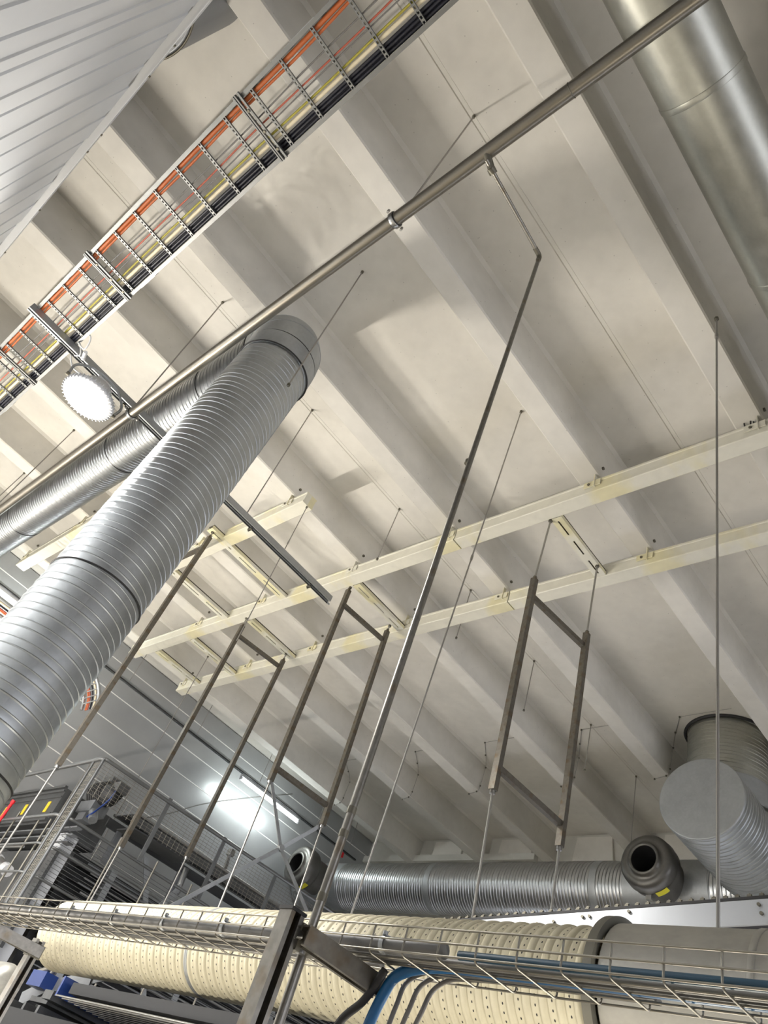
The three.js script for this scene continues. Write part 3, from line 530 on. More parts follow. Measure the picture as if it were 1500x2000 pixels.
{
  const Y = 5.70, za = 0.005, zb = 0.385, xa = -9.5, xb = 2.5;
  const d = thing('cable_ladder', 'long perforated steel cable ladder crossing the upper left of the picture', 'cable tray', [-2.5, Y, 0.19]);
  const rail = [[-0.005, -0.006], [0.018, -0.006], [0.018, -0.001], [0, -0.001], [0, 0.055], [0.018, 0.055], [0.018, 0.06], [-0.005, 0.06]];
  part('side_rail', prism(V(xa, Y, za), V(xb, Y, za), rail), M.railSteel, d);
  part('side_rail', prism(V(xb, Y, zb), V(xa, Y, zb), rail), M.railSteel, d);
  const s = new THREE.Shape([[0, -0.0105], [zb - za, -0.0105], [zb - za, 0.0105], [0, 0.0105]].map((q) => new THREE.Vector2(...q)));
  for (let k = 0; k < 14; k++) for (const e of [0]) { const c = 0.025 + k * 0.0255; s.holes.push(new THREE.Path([[c - 0.007, e - 0.0055], [c + 0.007, e - 0.0055], [c + 0.007, e + 0.0055], [c - 0.007, e + 0.0055]].map((q) => new THREE.Vector2(...q)))); }
  const rg = wuv(new THREE.ExtrudeGeometry(s, { depth: 0.012, bevelEnabled: false }).rotateZ(Math.PI / 2).rotateX(Math.PI / 2).translate(0, 0, 0));
  rg.computeBoundingBox(); rg.translate(-(rg.boundingBox.min.x + rg.boundingBox.max.x) / 2, Y - 0.004 - rg.boundingBox.min.y, za - rg.boundingBox.min.z);
  const b = bases.get(d); rg.translate(-b[0], -b[1], -b[2]);
  for (let k = 0; k < 48; k++) { const m = new THREE.Mesh(rg, M.rungSteel); m.name = 'rung'; m.castShadow = m.receiveShadow = true; m.position.x = -1.115 + 0.245 * 14 - 0.245 * k; d.add(m); }
  for (const x of [-2.44, -4.14, -5.65]) { // paired hanger channels
    part('hanger_channel', [prism(V(x, Y - 0.016, zb + 0.02), V(x, Y - 0.016, za - 0.01), strutSection(0.022, 0.018, 0.003, 0.005)), prism(V(x + 0.032, Y - 0.016, zb + 0.02), V(x + 0.032, Y - 0.016, za - 0.01), rect(0.012, 0.014))], M.railSteel, d);
    for (const q of [0.06, 0.17, 0.3]) part('channel_bolt', hexNut([x + 0.022, Y - 0.022, q], [0, 1, 0], 0.009, 0.012), M.bolt, d);
  }
  for (const [x, z] of [[-1.9, zb], [-3.9, za], [-6.2, za]]) part('splice_plate', box(x - 0.09, x + 0.09, Y + 0.006, Y + 0.05, z - 0.008, z + 0.008), M.zincFlat, d);
  // cables lying on the rungs
  const lay = (name, zc, r, y, m, label, wob, seg = 8, cat = 'cable', group = 'cables lying on the cable ladder') => {
    const pts = []; for (let x = xa; x <= xb; x += 0.5) pts.push([x, Y + 0.008 + r + y + 0.002 * rnd(), zc + wob * (rnd() - 0.5)]);
    single(name, sweep(curve(pts, 90), r, seg), m, label, cat, group);
  };
  lay('power_cable', 0.352, 0.0135, 0, M.orange, 'thick orange cable along the upper edge of the cable ladder', 0.008, 10);
  lay('power_cable', 0.325, 0.008, 0, M.orange, 'thinner orange cable next to the thick orange one on the ladder', 0.012);
  lay('thin_cable', 0.245, 0.0045, 0, M.greyCable, 'thin dark grey cable in the middle of the cable ladder', 0.014);
  lay('thin_cable', 0.205, 0.005, 0, M.red, 'thin red cable in the middle of the cable ladder', 0.014);
  lay('thin_cable', 0.178, 0.0038, 0, M.greyCable, 'thin grey cable between the red and olive cables on the ladder', 0.014);
  lay('thin_cable', 0.135, 0.0065, 0, M.olive, 'olive yellow earth cable on the cable ladder', 0.014);
  lay('power_cable', 0.108, 0.0115, 0, M.creamCable, 'pale cream cable beside the olive cable on the ladder', 0.006, 10);
  for (const [z, y, q] of [[0.036, 0, 'nearest the lower rail'], [0.056, 0, 'second from the lower rail'], [0.076, 0, 'third from the lower rail'], [0.046, 0.017, 'on top of the bundle at the lower rail'], [0.066, 0.017, 'on top of the bundle further in']]) lay('power_cable', z, 0.0095, y, M.black, 'black cable on the cable ladder, ' + q, 0.004, 8, 'cable', 'black cable bundle on the cable ladder');
  // white loops to the lamp
  single('lamp_cable', sweep(curve([[-4.78, Y + 0.05, 0.08], [-4.74, Y + 0.0, -0.02], [-4.80, Y - 0.07, -0.05], [-4.86, Y - 0.02, 0.01], [-4.90, Y + 0.02, -0.0], [-4.90, Y - 0.06, -0.06], [-4.97, Y - 0.05, -0.03], [-5.02, Y + 0.0, 0.0], [-5.02, Y - 0.08, -0.06], [-5.0, Y - 0.12, -0.1], [-4.94, Y - 0.15, -0.2], [-4.9, Y - 0.12, -0.28]], 120), 0.0065, 8), M.whiteCable, 'white looped lamp cable tied to the ladder above the round lamp', 'cable');
  single('cable_plug', [rod([-4.80, Y - 0.085, -0.07], [-4.86, Y - 0.085, -0.09], 0.016, 12), rod([-4.86, Y - 0.085, -0.09], [-4.88, Y - 0.085, -0.095], 0.019, 12)], M.whiteCable, 'white connector hanging in the looped lamp cable', 'connector');
}
{ // second cable ladder bending down behind the upright duct
  const d = thing('cable_ladder_bend', 'curved end of another cable ladder with orange cables beside the upright duct', 'cable tray', [-9.1, 4.9, -2.6]);
  const arc = (dx, off) => { const p = []; for (let k = 0; k <= 6; k++) p.push([-9.0 + dx, 5.45 - off, -1.2 - 0.25 * k]); for (let k = 1; k <= 8; k++) { const t = k / 8 * 1.35; p.push([-9.0 + dx, 5.45 - 0.42 + (0.42 - off) * Math.cos(t), -2.7 - (0.42 - off) * Math.sin(t)]); } return p; };
  for (const dx of [-0.19, 0.19]) part('side_rail', sweep(curve(arc(dx, 0), 40), 0.022, 6), M.strut, d);
  for (let k = 1; k < 14; k++) { const p = arc(0, 0.01)[k]; part('rung', rod([p[0] - 0.19, p[1], p[2]], [p[0] + 0.19, p[1], p[2]], 0.008, 6), M.strut, d); }
  for (const [dx, m, n] of [[-0.14, M.orange, 'orange'], [-0.1, M.red, 'dark red'], [-0.03, M.black, 'black'], [0.05, M.creamCable, 'cream'], [0.13, M.orange, 'second orange']]) single('ladder_cable', sweep(curve(arc(dx, -0.03), 40), 0.012, 8), m, n + ' cable following the curved cable ladder behind the upright duct', 'cable', 'cables on the curved ladder');
}

// ================================================================ wall lamp rail
{
  const d = thing('lamp_rail', 'dark strut rail with tube lamp hung along the grey panel wall', 'rail', [-11.0, 6.5, -6.4]);
  part('channel', prism(V(-11.0, 6.58, -1.5), V(-11.0, 6.58, -9.85), strutSection(0.06, 0.05, 0.004, 0.012)), M.strut, d);
  part('cable', rod([-10.95, 6.555, -1.5], [-10.95, 6.555, -9.8], 0.012, 8), M.seal, d);
  for (const z of [-2.6, -4.12, -5.62, -7.15, -8.68, -9.6]) part('hanger_rod', rod([-11.0, SLAB, z], [-11.0, 6.58, z], 0.006, 6), M.rodSteel, d);
  part('red_tag', box(-11.02, -10.97, 6.44, 6.53, -9.5, -9.42), M.redBright, d, 'red tag');
  function tube(z0, z1, label) {
    const t = thing('tube_lamp', label, 'lamp', [-11.0, 6.45, (z0 + z1) / 2], 'tube lamps under the wall rail');
    part('batten', box(-11.03, -10.97, 6.505, 6.55, z0, z1), M.lampBody, t);
    part('glowing_tube', rod([-11.0, 6.475, z0 + 0.03], [-11.0, 6.475, z1 - 0.03], 0.03, 16), M.tubeGlow, t);
    for (const e of [z0, z1 - 0.03]) part('end_cap', rod([-11, 6.475, e], [-11, 6.475, e + 0.03], 0.032, 14), M.lampBody, t);
    for (let k = 0; k < 4; k++) { const l = new THREE.PointLight(rgb(0.92, 1, 0.98), TUBE / 4); l.position.set(0.0, -0.04, (k - 1.5) * (z1 - z0) / 4); l.castShadow = true; l.shadow.radius = 2; l.name = 'tube_light'; t.add(l); }
  }
  tube(-8.25, -6.75, 'bright white tube lamp under the wall rail above the back duct');
  tube(-3.1, -1.6, 'tube lamp under the wall rail hidden behind the upright duct');
}
// warm uplights added out of view where ceiling shadows point; trough shape made up
for (const [x0, x1, label] of [[-9.6, -8.2, 'unseen warm uplight added in the aisle, further left one'], [-7.9, -6.5, 'unseen warm uplight added in the aisle, nearer one']]) {
  const y = 1.5, z = -0.05, t = thing('added_uplight', label, 'lamp', [(x0 + x1) / 2, 0, z], 'unseen uplights added in the aisle');
  part('batten', box(x0, x1, y - 0.05, y + 0.05, z + 0.04, z + 0.076), M.lampBody, t);
  part('glowing_tube', rod([x0 + 0.05, y, z], [x1 - 0.05, y, z], 0.026, 14), M.warmGlow, t);
  for (const e of [x0 + 0.15, x1 - 0.2]) part('stand', box(e, e + 0.05, 0, y - 0.05, z - 0.02, z + 0.05), M.machineGrey, t);
  part('shield_lip', [box(x0, x1, y - 0.05, y + 0.068, z - 0.052, z - 0.046), box(x0, x1, y - 0.05, y - 0.044, z - 0.046, z + 0.04)], M.lampBody, t);  // added lip keeps the tube light off the cream duct
  for (const e of [x0 + 0.03, x1 - 0.05]) part('tube_holder', box(e, e + 0.02, y - 0.03, y + 0.03, z - 0.03, z + 0.04), M.lampBody, t);
  for (let k = 0; k < 4; k++) { const l = new THREE.PointLight(rgb(1, 0.93, 0.82), UPLIGHT / 8); l.position.set((k - 1.5) * (x1 - x0) / 4, y + 0.035, 0); l.castShadow = true; l.shadow.radius = 1.2; l.name = 'tube_light'; t.add(l); }
}
// unseen tubes on stands, added to light the cream and grey ducts from below
for (const [x0, x1, label, power] of [[-5.3, -3.9, 'unseen tube lamp added to light the left end of the cream duct', 2.1], [-3.3, -1.9, 'unseen tube lamp added to light the middle of the cream duct', 1.3], [-1.3, 0.1, 'unseen tube lamp added to light the grey steel duct', 3.8]]) {
  const y = 1.15, z = x0 > -2 ? -2.4 : -1.6, t = thing('added_duct_lamp', label, 'lamp', [(x0 + x1) / 2, 0, z], 'added tube lamps under the cream duct');
  part('batten', box(x0, x1, y - 0.07, y - 0.03, z - 0.03, z + 0.03), M.lampBody, t);
  part('glowing_tube', rod([x0 + 0.05, y, z], [x1 - 0.05, y, z], 0.02, 14), M.warmGlow, t);
  for (const e of [x0 + 0.1, x1 - 0.14]) part('stand', box(e, e + 0.04, 0, y - 0.07, z - 0.02, z + 0.02), M.machineGrey, t);
  for (let k = 0; k < 4; k++) { const l = new THREE.PointLight(rgb(1, 0.93, 0.79), power / 4); l.position.set((k - 1.5) * (x1 - x0) / 4, y + 0.04, 0); l.castShadow = true; l.shadow.radius = 1; l.name = 'tube_light'; t.add(l); }
}
// thin conduits looping around the ribs
function conduit(pts, clips, label) {
  const d = thing('ceiling_conduit', label, 'conduit', pts[0], 'thin conduits clipped around the ribs');
  part('wire', sweep(bent(pts, 0.05, 5), 0.0045, 6), M.conduitGrey, d);
  for (const c of clips) part('clip', hexNut(c, [0, 1, 0], 0.012, 0.018), M.bolt, d);
}
for (const [rx, label] of [[-4.27, 'thin conduit looping under the rib beside the capped duct'], [-5.65, 'thin conduit looping under the rib behind the right frame'], [-7.27, 'thin conduit looping under the rib between rod and right frame'], [-8.65, 'thin conduit looping under the rib just right of the drop pipe'], [-10.27, 'thin conduit looping under the rib nearest the grey wall']]) {
  const z = -8.35;
  conduit([[rx - 0.115, RIB + 0.05, z - 0.05], [rx - 0.1, RIB - 0.008, z - 0.05], [rx + 0.1, RIB - 0.008, z], [rx + 0.125, RIB + 0.05, z], [rx + 0.17, SLAB - 0.06, z + 0.02], [rx + 0.28, SLAB - 0.008, z + 0.2], [rx + 0.5, SLAB - 0.008, z + 0.55], [rx + 1.15, SLAB - 0.008, z + 0.58]], [[rx - 0.1, RIB - 0.01, z - 0.05], [rx + 0.08, RIB - 0.01, z], [rx + 0.128, RIB + 0.08, z], [rx + 0.17, SLAB - 0.08, z + 0.02], [rx + 0.3, SLAB - 0.01, z + 0.24], [rx + 0.5, SLAB - 0.01, z + 0.55]], label);
}
single('wall_wire', sweep(curve([[-11.49, 5.05, -5.5], [-11.488, 5.5, -6.1], [-11.488, 5.94, -6.6], [-11.488, 6.5, -7.4], [-11.488, 7.05, -8.25]], 30), 0.008, 6), M.greyCable, 'thin grey wire rising across the grey panel wall behind the tube lamp', 'cable');
{ // cut cable ends above the upper cream beam
  const d = thing('cable_stub', 'short dark cable ends sticking up above the upper cream beam at right edge', 'cable', [-1.27, 6.8, -3.62]);
  for (const [dx, dz, h] of [[0, 0, 0.12], [0.04, 0.01, 0.2], [0.075, 0, 0.15], [0.05, -0.02, 0.1]]) part('cable_end', sweep(curve([[-1.3 + dx, 6.8, -3.65 + dz], [-1.3 + dx * 1.3, 6.8 + h * 0.6, -3.62 + dz], [-1.28 + dx * 0.8, 6.8 + h, -3.6 + dz]], 8), 0.006, 6), M.seal, d);
}
// grey round bottom of a vessel behind the white partition
{
  const d = thing('ceiling_drum', 'dark grey round drum under the ceiling behind the white partition top', 'drum', [-2.9, 6.4, 1.28]);
  part('drum_shell', lathe([-2.95, 6.4, 1.3], [-2.95, 8, 1.3], [[0, 0], [0, 0.40], [0.015, 0.42], [0.85, 0.42]], 56), M.machineGrey, d);
  part('drum_rim', ring([-2.95, 6.41, 1.3], [0, 1, 0], 0.42, 0.008, 56), M.bolt, d);
}

// ================================================================ wire basket in front of the cream duct
const by = (x) => 2.035 - 0.011 * (x + 0.5);
{
  const xa = -6.4, xb = 1.2, zn = -1.265, zf = -1.41;
  const d = thing('wire_basket', 'wire mesh cable basket running across the bottom of the picture', 'cable tray', [-2.6, 2.03, -1.34]);
  for (const [h, z] of [[0, zn + 0.004], [0, -1.3], [0, -1.338], [0, -1.375], [0, zf - 0.004], [0.024, zn + 0.003], [0.05, zn + 0.003], [0.024, zf - 0.003], [0.05, zf - 0.003]]) part('long_wire', rod([xa, by(xa) + h, z], [xb, by(xb) + h, z], 0.0022, 6), M.basket, d);
  for (let k = 0; k < 80; k++) {
    const x = xa + 0.04 + 0.094 * k, y = by(x) - 0.004;
    part('cross_wire', sweep(bent([[x, y + 0.056, zn], [x, y, zn], [x, y, zf], [x, y + 0.056, zf]], 0.01, 3), 0.0021, 6), M.basket, d);
  }
  // what lies in the basket
  const run = (name, x0, x1, z, h, r, m, label, cat = 'cable') => { const p = []; for (let x = x0; x < x1; x += 0.35) p.push([x, by(x) + r + h + 0.003, z + 0.004 * (rnd() - 0.5)]); p.push([x1, by(x1) + r + h + 0.003, z]); return single(name, sweep(curve(p, 60), r, 10), m, label, cat, 'cables and hoses in the wire basket'); };
  const c = thing('conduit_pipe', 'thick grey conduit pipe with clips lying at the near side of the basket', 'conduit', [-3.7, 2.05, -1.29], 'cables and hoses in the wire basket');
  part('conduit_wall', rod([xa, by(xa) + 0.02, -1.29], [-1.1, by(-1.1) + 0.02, -1.29], 0.0165, 16), M.conduit, c);
  for (let x = -6.2; x < -1.2; x += 0.29) part('pipe_clip', [rod([x, by(x) + 0.02, -1.29], [x + 0.012, by(x) + 0.02, -1.29], 0.019, 14), hexNut([x + 0.006, by(x) + 0.04, -1.28], [0, 1, 0], 0.006, 0.008)], M.zincFlat, c);
  run('basket_cable', xa, 1.2, -1.325, 0, 0.008, M.greyCable, 'grey cable in the basket beside the thick grey conduit');
  run('basket_cable', xa, 1.2, -1.341, 0, 0.007, M.conduit, 'dark cable along the middle of the wire basket');
  run('basket_cable', xa, -1.36, -1.395, 0, 0.009, M.greyCable, 'grey cable along the far side of the wire basket');
  single('blue_hose', sweep(curve([[-0.2, by(-0.2) + 0.016, -1.37], [-0.6, by(-0.6) + 0.016, -1.366], [-0.98, by(-1) + 0.016, -1.365], [-1.175, by(-1.18) + 0.012, -1.362], [-1.251, 2.04, -1.36], [-1.284, 2.022, -1.36], [-1.3, 1.99, -1.36], [-1.318, 1.93, -1.36], [-1.34, 1.7, -1.36], [-1.35, 0.02, -1.36]], 120), 0.0125, 12), M.blue, 'blue hose leaving the wire basket and hanging down at bottom centre', 'hose');
  single('teal_hose', sweep(curve([[1.2, by(1.2) + 0.013, -1.29], [0.3, by(0.3) + 0.013, -1.29], [-0.4, by(-0.4) + 0.013, -1.288], [-0.8, by(-0.8) + 0.013, -1.29], [-1.06, by(-1.06) + 0.014, -1.29]], 60), 0.009, 10), M.teal, 'dark teal hose lying in the right part of the wire basket', 'hose');
  for (const [dx, dz, m, q] of [[-0.03, 0.009, M.conduit, 'nearest the blue hose'], [0, -0.003, M.greyCable, 'middle of the three'], [0.028, -0.0145, M.greyCable, 'furthest from the blue hose']]) single('hanging_cable', sweep(curve([[-0.7, by(-0.7) + 0.012, -1.395 + dz], [-1.1, by(-1.1) + 0.012, -1.395 + dz], [-1.2 + dx, 2.044, -1.39 + dz], [-1.235 + dx, 2.02, -1.39 + dz], [-1.238 + dx * 0.9, 1.98, -1.38 + dz], [-1.25 + dx * 0.8, 1.93, -1.38 + dz], [-1.26 + dx, 1.7, -1.38 + dz], [-1.27 + dx, 0.02, -1.38 + dz]], 90), 0.0052, 8), m, 'grey cable hanging beside the blue hose, ' + q, 'cable', 'grey cables beside the blue hose');
  single('black_conduit', sweep(curve([[-1.29, 2.03, -1.335], [-1.31, 2.0, -1.34], [-1.335, 1.965, -1.34], [-1.385, 1.92, -1.34], [-1.41, 1.8, -1.34], [-1.42, 0.02, -1.34]], 40), 0.009, 10), M.seal, 'dark conduit hanging left of the blue hose from the bracket end', 'conduit');
}
{
  const d = thing('strut_post', 'upright steel strut post with bracket arm holding the wire basket', 'post', [-1.41, 0, -1.13]);
  part('post', prism(V(-1.41, 0, -1.13), V(-1.405, 2.055, -1.13), strutSection(0.041, 0.041), V(-1, 0, 0)), M.smallPipe, d);
  part('post_cap', box(-1.428, -1.382, 2.055, 2.062, -1.153, -1.107), M.seal, d);
  part('arm', prism(V(-1.373, 2.02, -1.15), V(-1.333, 2.005, -1.375), strutSection(0.041, 0.041)), M.frame, d);
  const c = part('corner_clamp', [box(-1.425, -1.38, 1.99, 2.045, -1.165, -1.15), box(-1.43, -1.375, 2.0, 2.035, -1.225, -1.165)], M.bolt, d);
  for (const [p, a] of [[[-1.385, 2.02, -1.148], [0, 0, 1]], [[-1.372, 2.018, -1.195], [1, 0, 0]], [[-1.39, 1.998, -1.175], [0, 1, 0]]]) part('clamp_bolt', hexNut(p, a, 0.012, 0.013), M.stainless, c);
  const e = thing('strut_post', 'upright steel strut post with arm at the lower left picture edge', 'post', [-3.52, 0, -1.6]);
  part('post', prism(V(-3.52, 0, -1.6), V(-3.52, 2.085, -1.6), strutSection(0.041, 0.041), V(-1, 0, 0)), M.smallPipe, e);
  part('arm', prism(V(-3.5, 2.045, -1.62), V(-3.53, 2.045, -1.2), strutSection(0.041, 0.041)), M.smallPipe, e);
  part('corner_clamp', [box(-3.545, -3.495, 2.02, 2.07, -1.63, -1.575)], M.bolt, e);
}

// ================================================================ suspended conveyor behind the cream duct
{
  const yt = (x) => 3.12 + 0.096 * (x + 2.8), xa = -5.3, xb = 4.0;
  const d = thing('chain_conveyor', 'suspended conveyor with white side plate and studded chain along its top edge', 'conveyor', [-1.5, 2.8, -4.1]);
  const plate = (z) => prism(V(xa, yt(xa) - 0.06, z), V(xb, yt(xb) - 0.06, z), rect(0.01, 0.115, 0.002));
  part('side_plate', plate(-3.70), M.whitePlate, d); part('side_plate', plate(-4.5), M.whitePlate, d);
  part('belt_bed', prism(V(xa, yt(xa) - 0.03, -4.1), V(xb, yt(xb) - 0.03, -4.1), rect(0.78, 0.012)), M.machineDark, d);
  for (let x = xa + 0.4; x < xb; x += 1.1) part('cross_member', rod([x, yt(x) - 0.1, -3.71], [x, yt(x) - 0.1, -4.49], 0.02, 10), M.strut, d);
  const ch = part('chain_guide', prism(V(xa, yt(xa) + 0.008, -3.715), V(xb, yt(xb) + 0.008, -3.715), rect(0.03, 0.014)), M.seal, d);
  const lug = join([box(-0.01, 0.01, 0, 0.007, -0.012, 0.012), box(-0.003, 0.003, 0.007, 0.02, -0.004, 0.004), box(-0.01, 0.01, 0.011, 0.015, -0.006, 0.006)]);
  const b = bases.get(d);
  for (let k = 0; k < 64; k++) { const x = -3.5 + 0.056 * k, m = new THREE.Mesh(lug, M.bolt); m.name = 'chain_lug'; m.castShadow = m.receiveShadow = true; m.position.set(x - b[0], yt(x) + 0.015 - b[1], -3.715 - b[2]); m.rotation.z = Math.atan(0.096); ch.add(m); }
  for (const [x, dy] of [[-2.45, 0.045], [-2.28, 0.03], [-2.24, 0.03], [-2.02, 0.02], [-1.38, 0.03], [-1.37, 0.07], [-2.26, 0.085], [-2.55, 0.05], [-0.9, 0.05]]) part('plate_bolt', hexNut([x, yt(x) - dy, -3.69], [0, 0, 1], 0.0085, 0.014), M.bolt, d);
}

// ================================================================ guarded machine at lower left
{
  const d = thing('mesh_guard', 'steel mesh guard with tube top rail around the raised conveyor at lower left', 'guard', [-6, 2.2, -4]);
  part('top_rail', sweep(bent([[-8.7, 3.64, -2.41], [-5.975, 3.69, -2.41], [-5.975, 3.72, -4], [-5.98, 3.78, -6.6]], 0.05), 0.016, 10), M.guardSteel, d);
  for (const [x, z] of [[-5.98, -2.415], [-6.14, -2.415]]) part('corner_post', rod([x, 3.69, z], [x, 0.4, z], 0.013, 10), M.guardSteel, d);
  for (const z of [-3.13, -3.8, -4.47, -5.14, -5.81]) part('guard_post', bar([-5.985, 3.74, z], [-5.985, 3.2, z], 0.035, 0.012, V(1, 0, 0)), M.guardSteel, d);
  const w = [];
  for (let k = 0; k < 11; k++) w.push(rod([-5.985, 3.41 + 0.026 * k, -2.43], [-5.985, 3.45 + 0.026 * k, -6.5], 0.0016, 4));
  for (let k = 0; k < 80; k++) w.push(rod([-5.985, 3.4, -2.45 - 0.05 * k], [-5.985, 3.7, -2.45 - 0.05 * k], 0.0016, 4));
  part('side_mesh', w, M.basket, d).userData.kind = 'stuff';
  const u = [];
  for (let k = 0; k < 42; k++) u.push(rod([-6.2, 2.1 + 0.038 * k, -2.42], [-5.98, 2.1 + 0.038 * k, -2.42], 0.0025, 4));
  for (let k = 0; k < 9; k++) u.push(rod([-6.2 + 0.0275 * k, 2.0, -2.42], [-6.2 + 0.0275 * k, 3.68, -2.42], 0.0025, 4));
  part('corner_mesh', u, M.basket, d).userData.kind = 'stuff';
  for (const [y, r] of [[3.22, 0.013], [2.99, 0.010], [2.77, 0.010], [2.5, 0.010]]) part('guard_rail', sweep(bent([[-8.7, y, -2.41], [-6.2, y, -2.41], [-6.1, y, -2.5], [-6.1, y + 0.02, -6.6]], 0.05, 4), r, 8), M.guardSteel, d);
  for (const x of [-6.33, -6.55, -7.05, -7.35, -7.75]) part('guard_bar', rod([x, x < -7 ? 3.3 : 3.2, -2.44], [x, 2.1, -2.44], 0.0085, 8), M.basket, d);
  for (let k = 0; k < 25; k++) { const y = 2.52 + 0.027 * k; part('guard_wire', rod([-6.11, y, -2.5], [-6.11, y + 0.02, -6.5], 0.002, 5), M.guardSteel, d); }
  for (const z of [-2.95, -3.35, -3.75, -4.25]) part('guard_bar', rod([-6.09, 3.3, z], [-6.09, 2.3, z], 0.008, 8), M.basket, d);
  d.position.set(-7.8, 2.38, -5.2); d.scale.setScalar(1.3);
}
{
  const d = thing('tier_cooler', 'dark tiered cooler body with bright parallel rails behind the mesh guard', 'machine', [-7, 0, -4.6]);
  part('body', box(-8.6, -6.75, 0.37, 3.2, -6.6, -2.95), M.machineDark, d);
  for (let k = 0; k < 17; k++) part('tier_rail', bar([-6.62, 2.36 + 0.052 * k, -3.05 - 0.03 * (k % 3)], [-6.62, 2.38 + 0.052 * k, -6.5], 0.012, 0.008 + 0.004 * (k % 2)), k % 3 ? M.stainless : M.machineGrey, d);
  for (let k = 0; k < 8; k++) part('tier_shelf', box(-6.95, -6.64, 2.33 + 0.11 * k, 2.34 + 0.11 * k, -6.5, -3.0), M.machineDark, d);
  for (const z of [-3.3, -4.4, -5.5]) part('upright', box(-6.66, -6.60, 0.37, 3.2, z - 0.03, z + 0.03), M.strut, d);
  part('brace', bar([-6.5, 3.4, -3.45], [-6.5, 2.4, -4.1], 0.05, 0.008, V(1, 0, 0)), M.strut, d);
  part('brace', bar([-6.49, 3.35, -3.9], [-6.49, 2.4, -3.45], 0.05, 0.008, V(1, 0, 0)), M.strut, d);
  d.position.set(-9.1, -0.48, -5.98); d.scale.setScalar(1.3);
}
{
  const d = thing('ribbed_column', 'grey upright ribbed cable duct behind the guard corner', 'column', [-6.6, 0, -2.72]);
  part('core', box(-6.7, -6.48, 0.37, 3.22, -2.8, -2.69), M.columnGrey, d);
  for (let k = 0; k < 34; k++) part('rib_plate', box(-6.705, -6.475, 1.9 + 0.039 * k, 1.931 + 0.039 * k, -2.69, -2.68), M.columnGrey, d);
  d.position.set(-8.58, -0.48, -3.536); d.scale.setScalar(1.3);
}
{
  const d = thing('raised_conveyor', 'raised conveyor with dark rails running away behind the mesh guard', 'conveyor', [-6.45, 3.35, -4.7]);
  for (const [x, y, w, h, m] of [[-6.25, 3.52, 0.02, 0.07, M.machine], [-6.29, 3.585, 0.03, 0.02, M.stainless], [-6.34, 3.55, 0.012, 0.03, M.seal], [-6.4, 3.58, 0.02, 0.012, M.stainless], [-6.78, 3.54, 0.02, 0.08, M.machine], [-6.72, 3.6, 0.03, 0.02, M.stainless]]) part('rail', bar([x, y, -3.08], [x, y + 0.06, -6.7], w, h), m, d);
  part('belt', bar([-6.53, 3.6, -3.1], [-6.53, 3.66, -6.7], 0.36, 0.01), M.machineDark, d);
  part('bottom_plate', bar([-6.42, 3.47, -3.1], [-6.42, 3.5, -3.75], 0.3, 0.012), M.machine, d);
  for (const z of [-3.2, -3.95, -4.8, -5.6]) part('support_leg', bar([-6.7, 3.5, z], [-6.7, 3.215, z], 0.05, 0.03, V(1, 0, 0)), M.machineGrey, d);
  part('sensor_bracket', [bar([-6.6, 3.88, -4.31], [-6.6, 3.72, -4.33], 0.03, 0.02, V(1, 0, 0)), box(-6.63, -6.56, 3.84, 3.9, -4.34, -4.29)], M.stainless, d);
  part('roller_tube', rod([-6.56, 3.52, -3.91], [-6.56, 3.3, -3.93], 0.028, 14), M.stainless, d);
  d.position.set(-8.385, 3.875, -6.11); d.scale.setScalar(1.3);
}
{
  const d = thing('drive_motor', 'black conveyor drive motor with grey gearbox under it behind the guard mesh', 'motor', [-6.75, 3.45, -2.9]);
  part('motor_body', [lathe([-6.98, 3.72, -2.93], [-6, 3.7, -2.93], [[0, 0], [0, 0.07], [0.03, 0.095], [0.3, 0.095], [0.34, 0.075], [0.42, 0.06], [0.42, 0]], 20)], M.machineDark, d);
  for (let k = 0; k < 7; k++) part('cooling_fin', lathe([-6.93 + 0.036 * k, 3.72, -2.93], [-6, 3.7, -2.93], [[0, 0.095], [0, 0.112], [0.012, 0.112], [0.012, 0.095]], 14), M.seal, d);
  part('terminal_box', [box(-6.85, -6.68, 3.8, 3.86, -3.0, -2.87), box(-6.62, -6.5, 3.72, 3.8, -2.99, -2.88)], M.machine, d);
  part('gearbox', [box(-7.02, -6.75, 3.53, 3.63, -3.02, -2.86), box(-6.98, -6.84, 3.46, 3.53, -2.98, -2.88), rod([-6.7, 3.52, -2.88], [-6.62, 3.44, -2.88], 0.04, 12)], M.machineGrey, d);
  part('cable', sweep(curve([[-6.55, 3.72, -2.9], [-6.5, 3.6, -2.86], [-6.58, 3.5, -2.84], [-6.7, 3.46, -2.85]], 20), 0.008, 6), M.bluePlate, d);
  d.position.set(-8.775, 4.005, -3.77); d.scale.setScalar(1.3);
}
{
  const d = thing('sticker_conveyor', 'dark grey conveyor side panel with yellow stickers at the left picture edge', 'conveyor', [-8.6, 3.4, -3.2]);
  part('side_panel', box(-9.4, -7.65, 3.48, 3.84, -3.5, -2.92), M.machine, d);
  for (const [y, h, dz] of [[3.84, 0.018, 0.03], [3.8, 0.02, 0.02], [3.745, 0.012, 0.012], [3.56, 0.02, 0.02], [3.5, 0.03, 0.03]]) part('panel_rail', box(-9.4, -7.65, y, y + h, -2.92, -2.92 + dz), M.machine, d);
  for (const x of [-7.85, -8.37, -8.86]) part('sticker', box(x - 0.03, x + 0.03, 3.6, 3.71, -2.92, -2.915), M.yellow, d, 'yellow sticker');
  for (const [y, m] of [[3.4, M.machineGrey], [3.33, M.machineGrey], [3.26, M.machine]]) part('lower_bar', box(-9.4, -6.9, y, y + 0.012, -2.96, -2.9), m, d);
  part('lower_panel', box(-9.4, -7.0, 2.4, 3.2, -2.93, -2.9), M.machine, d);
  d.position.set(-10.32, 3.76, -3.84); d.scale.setScalar(1.2);
}
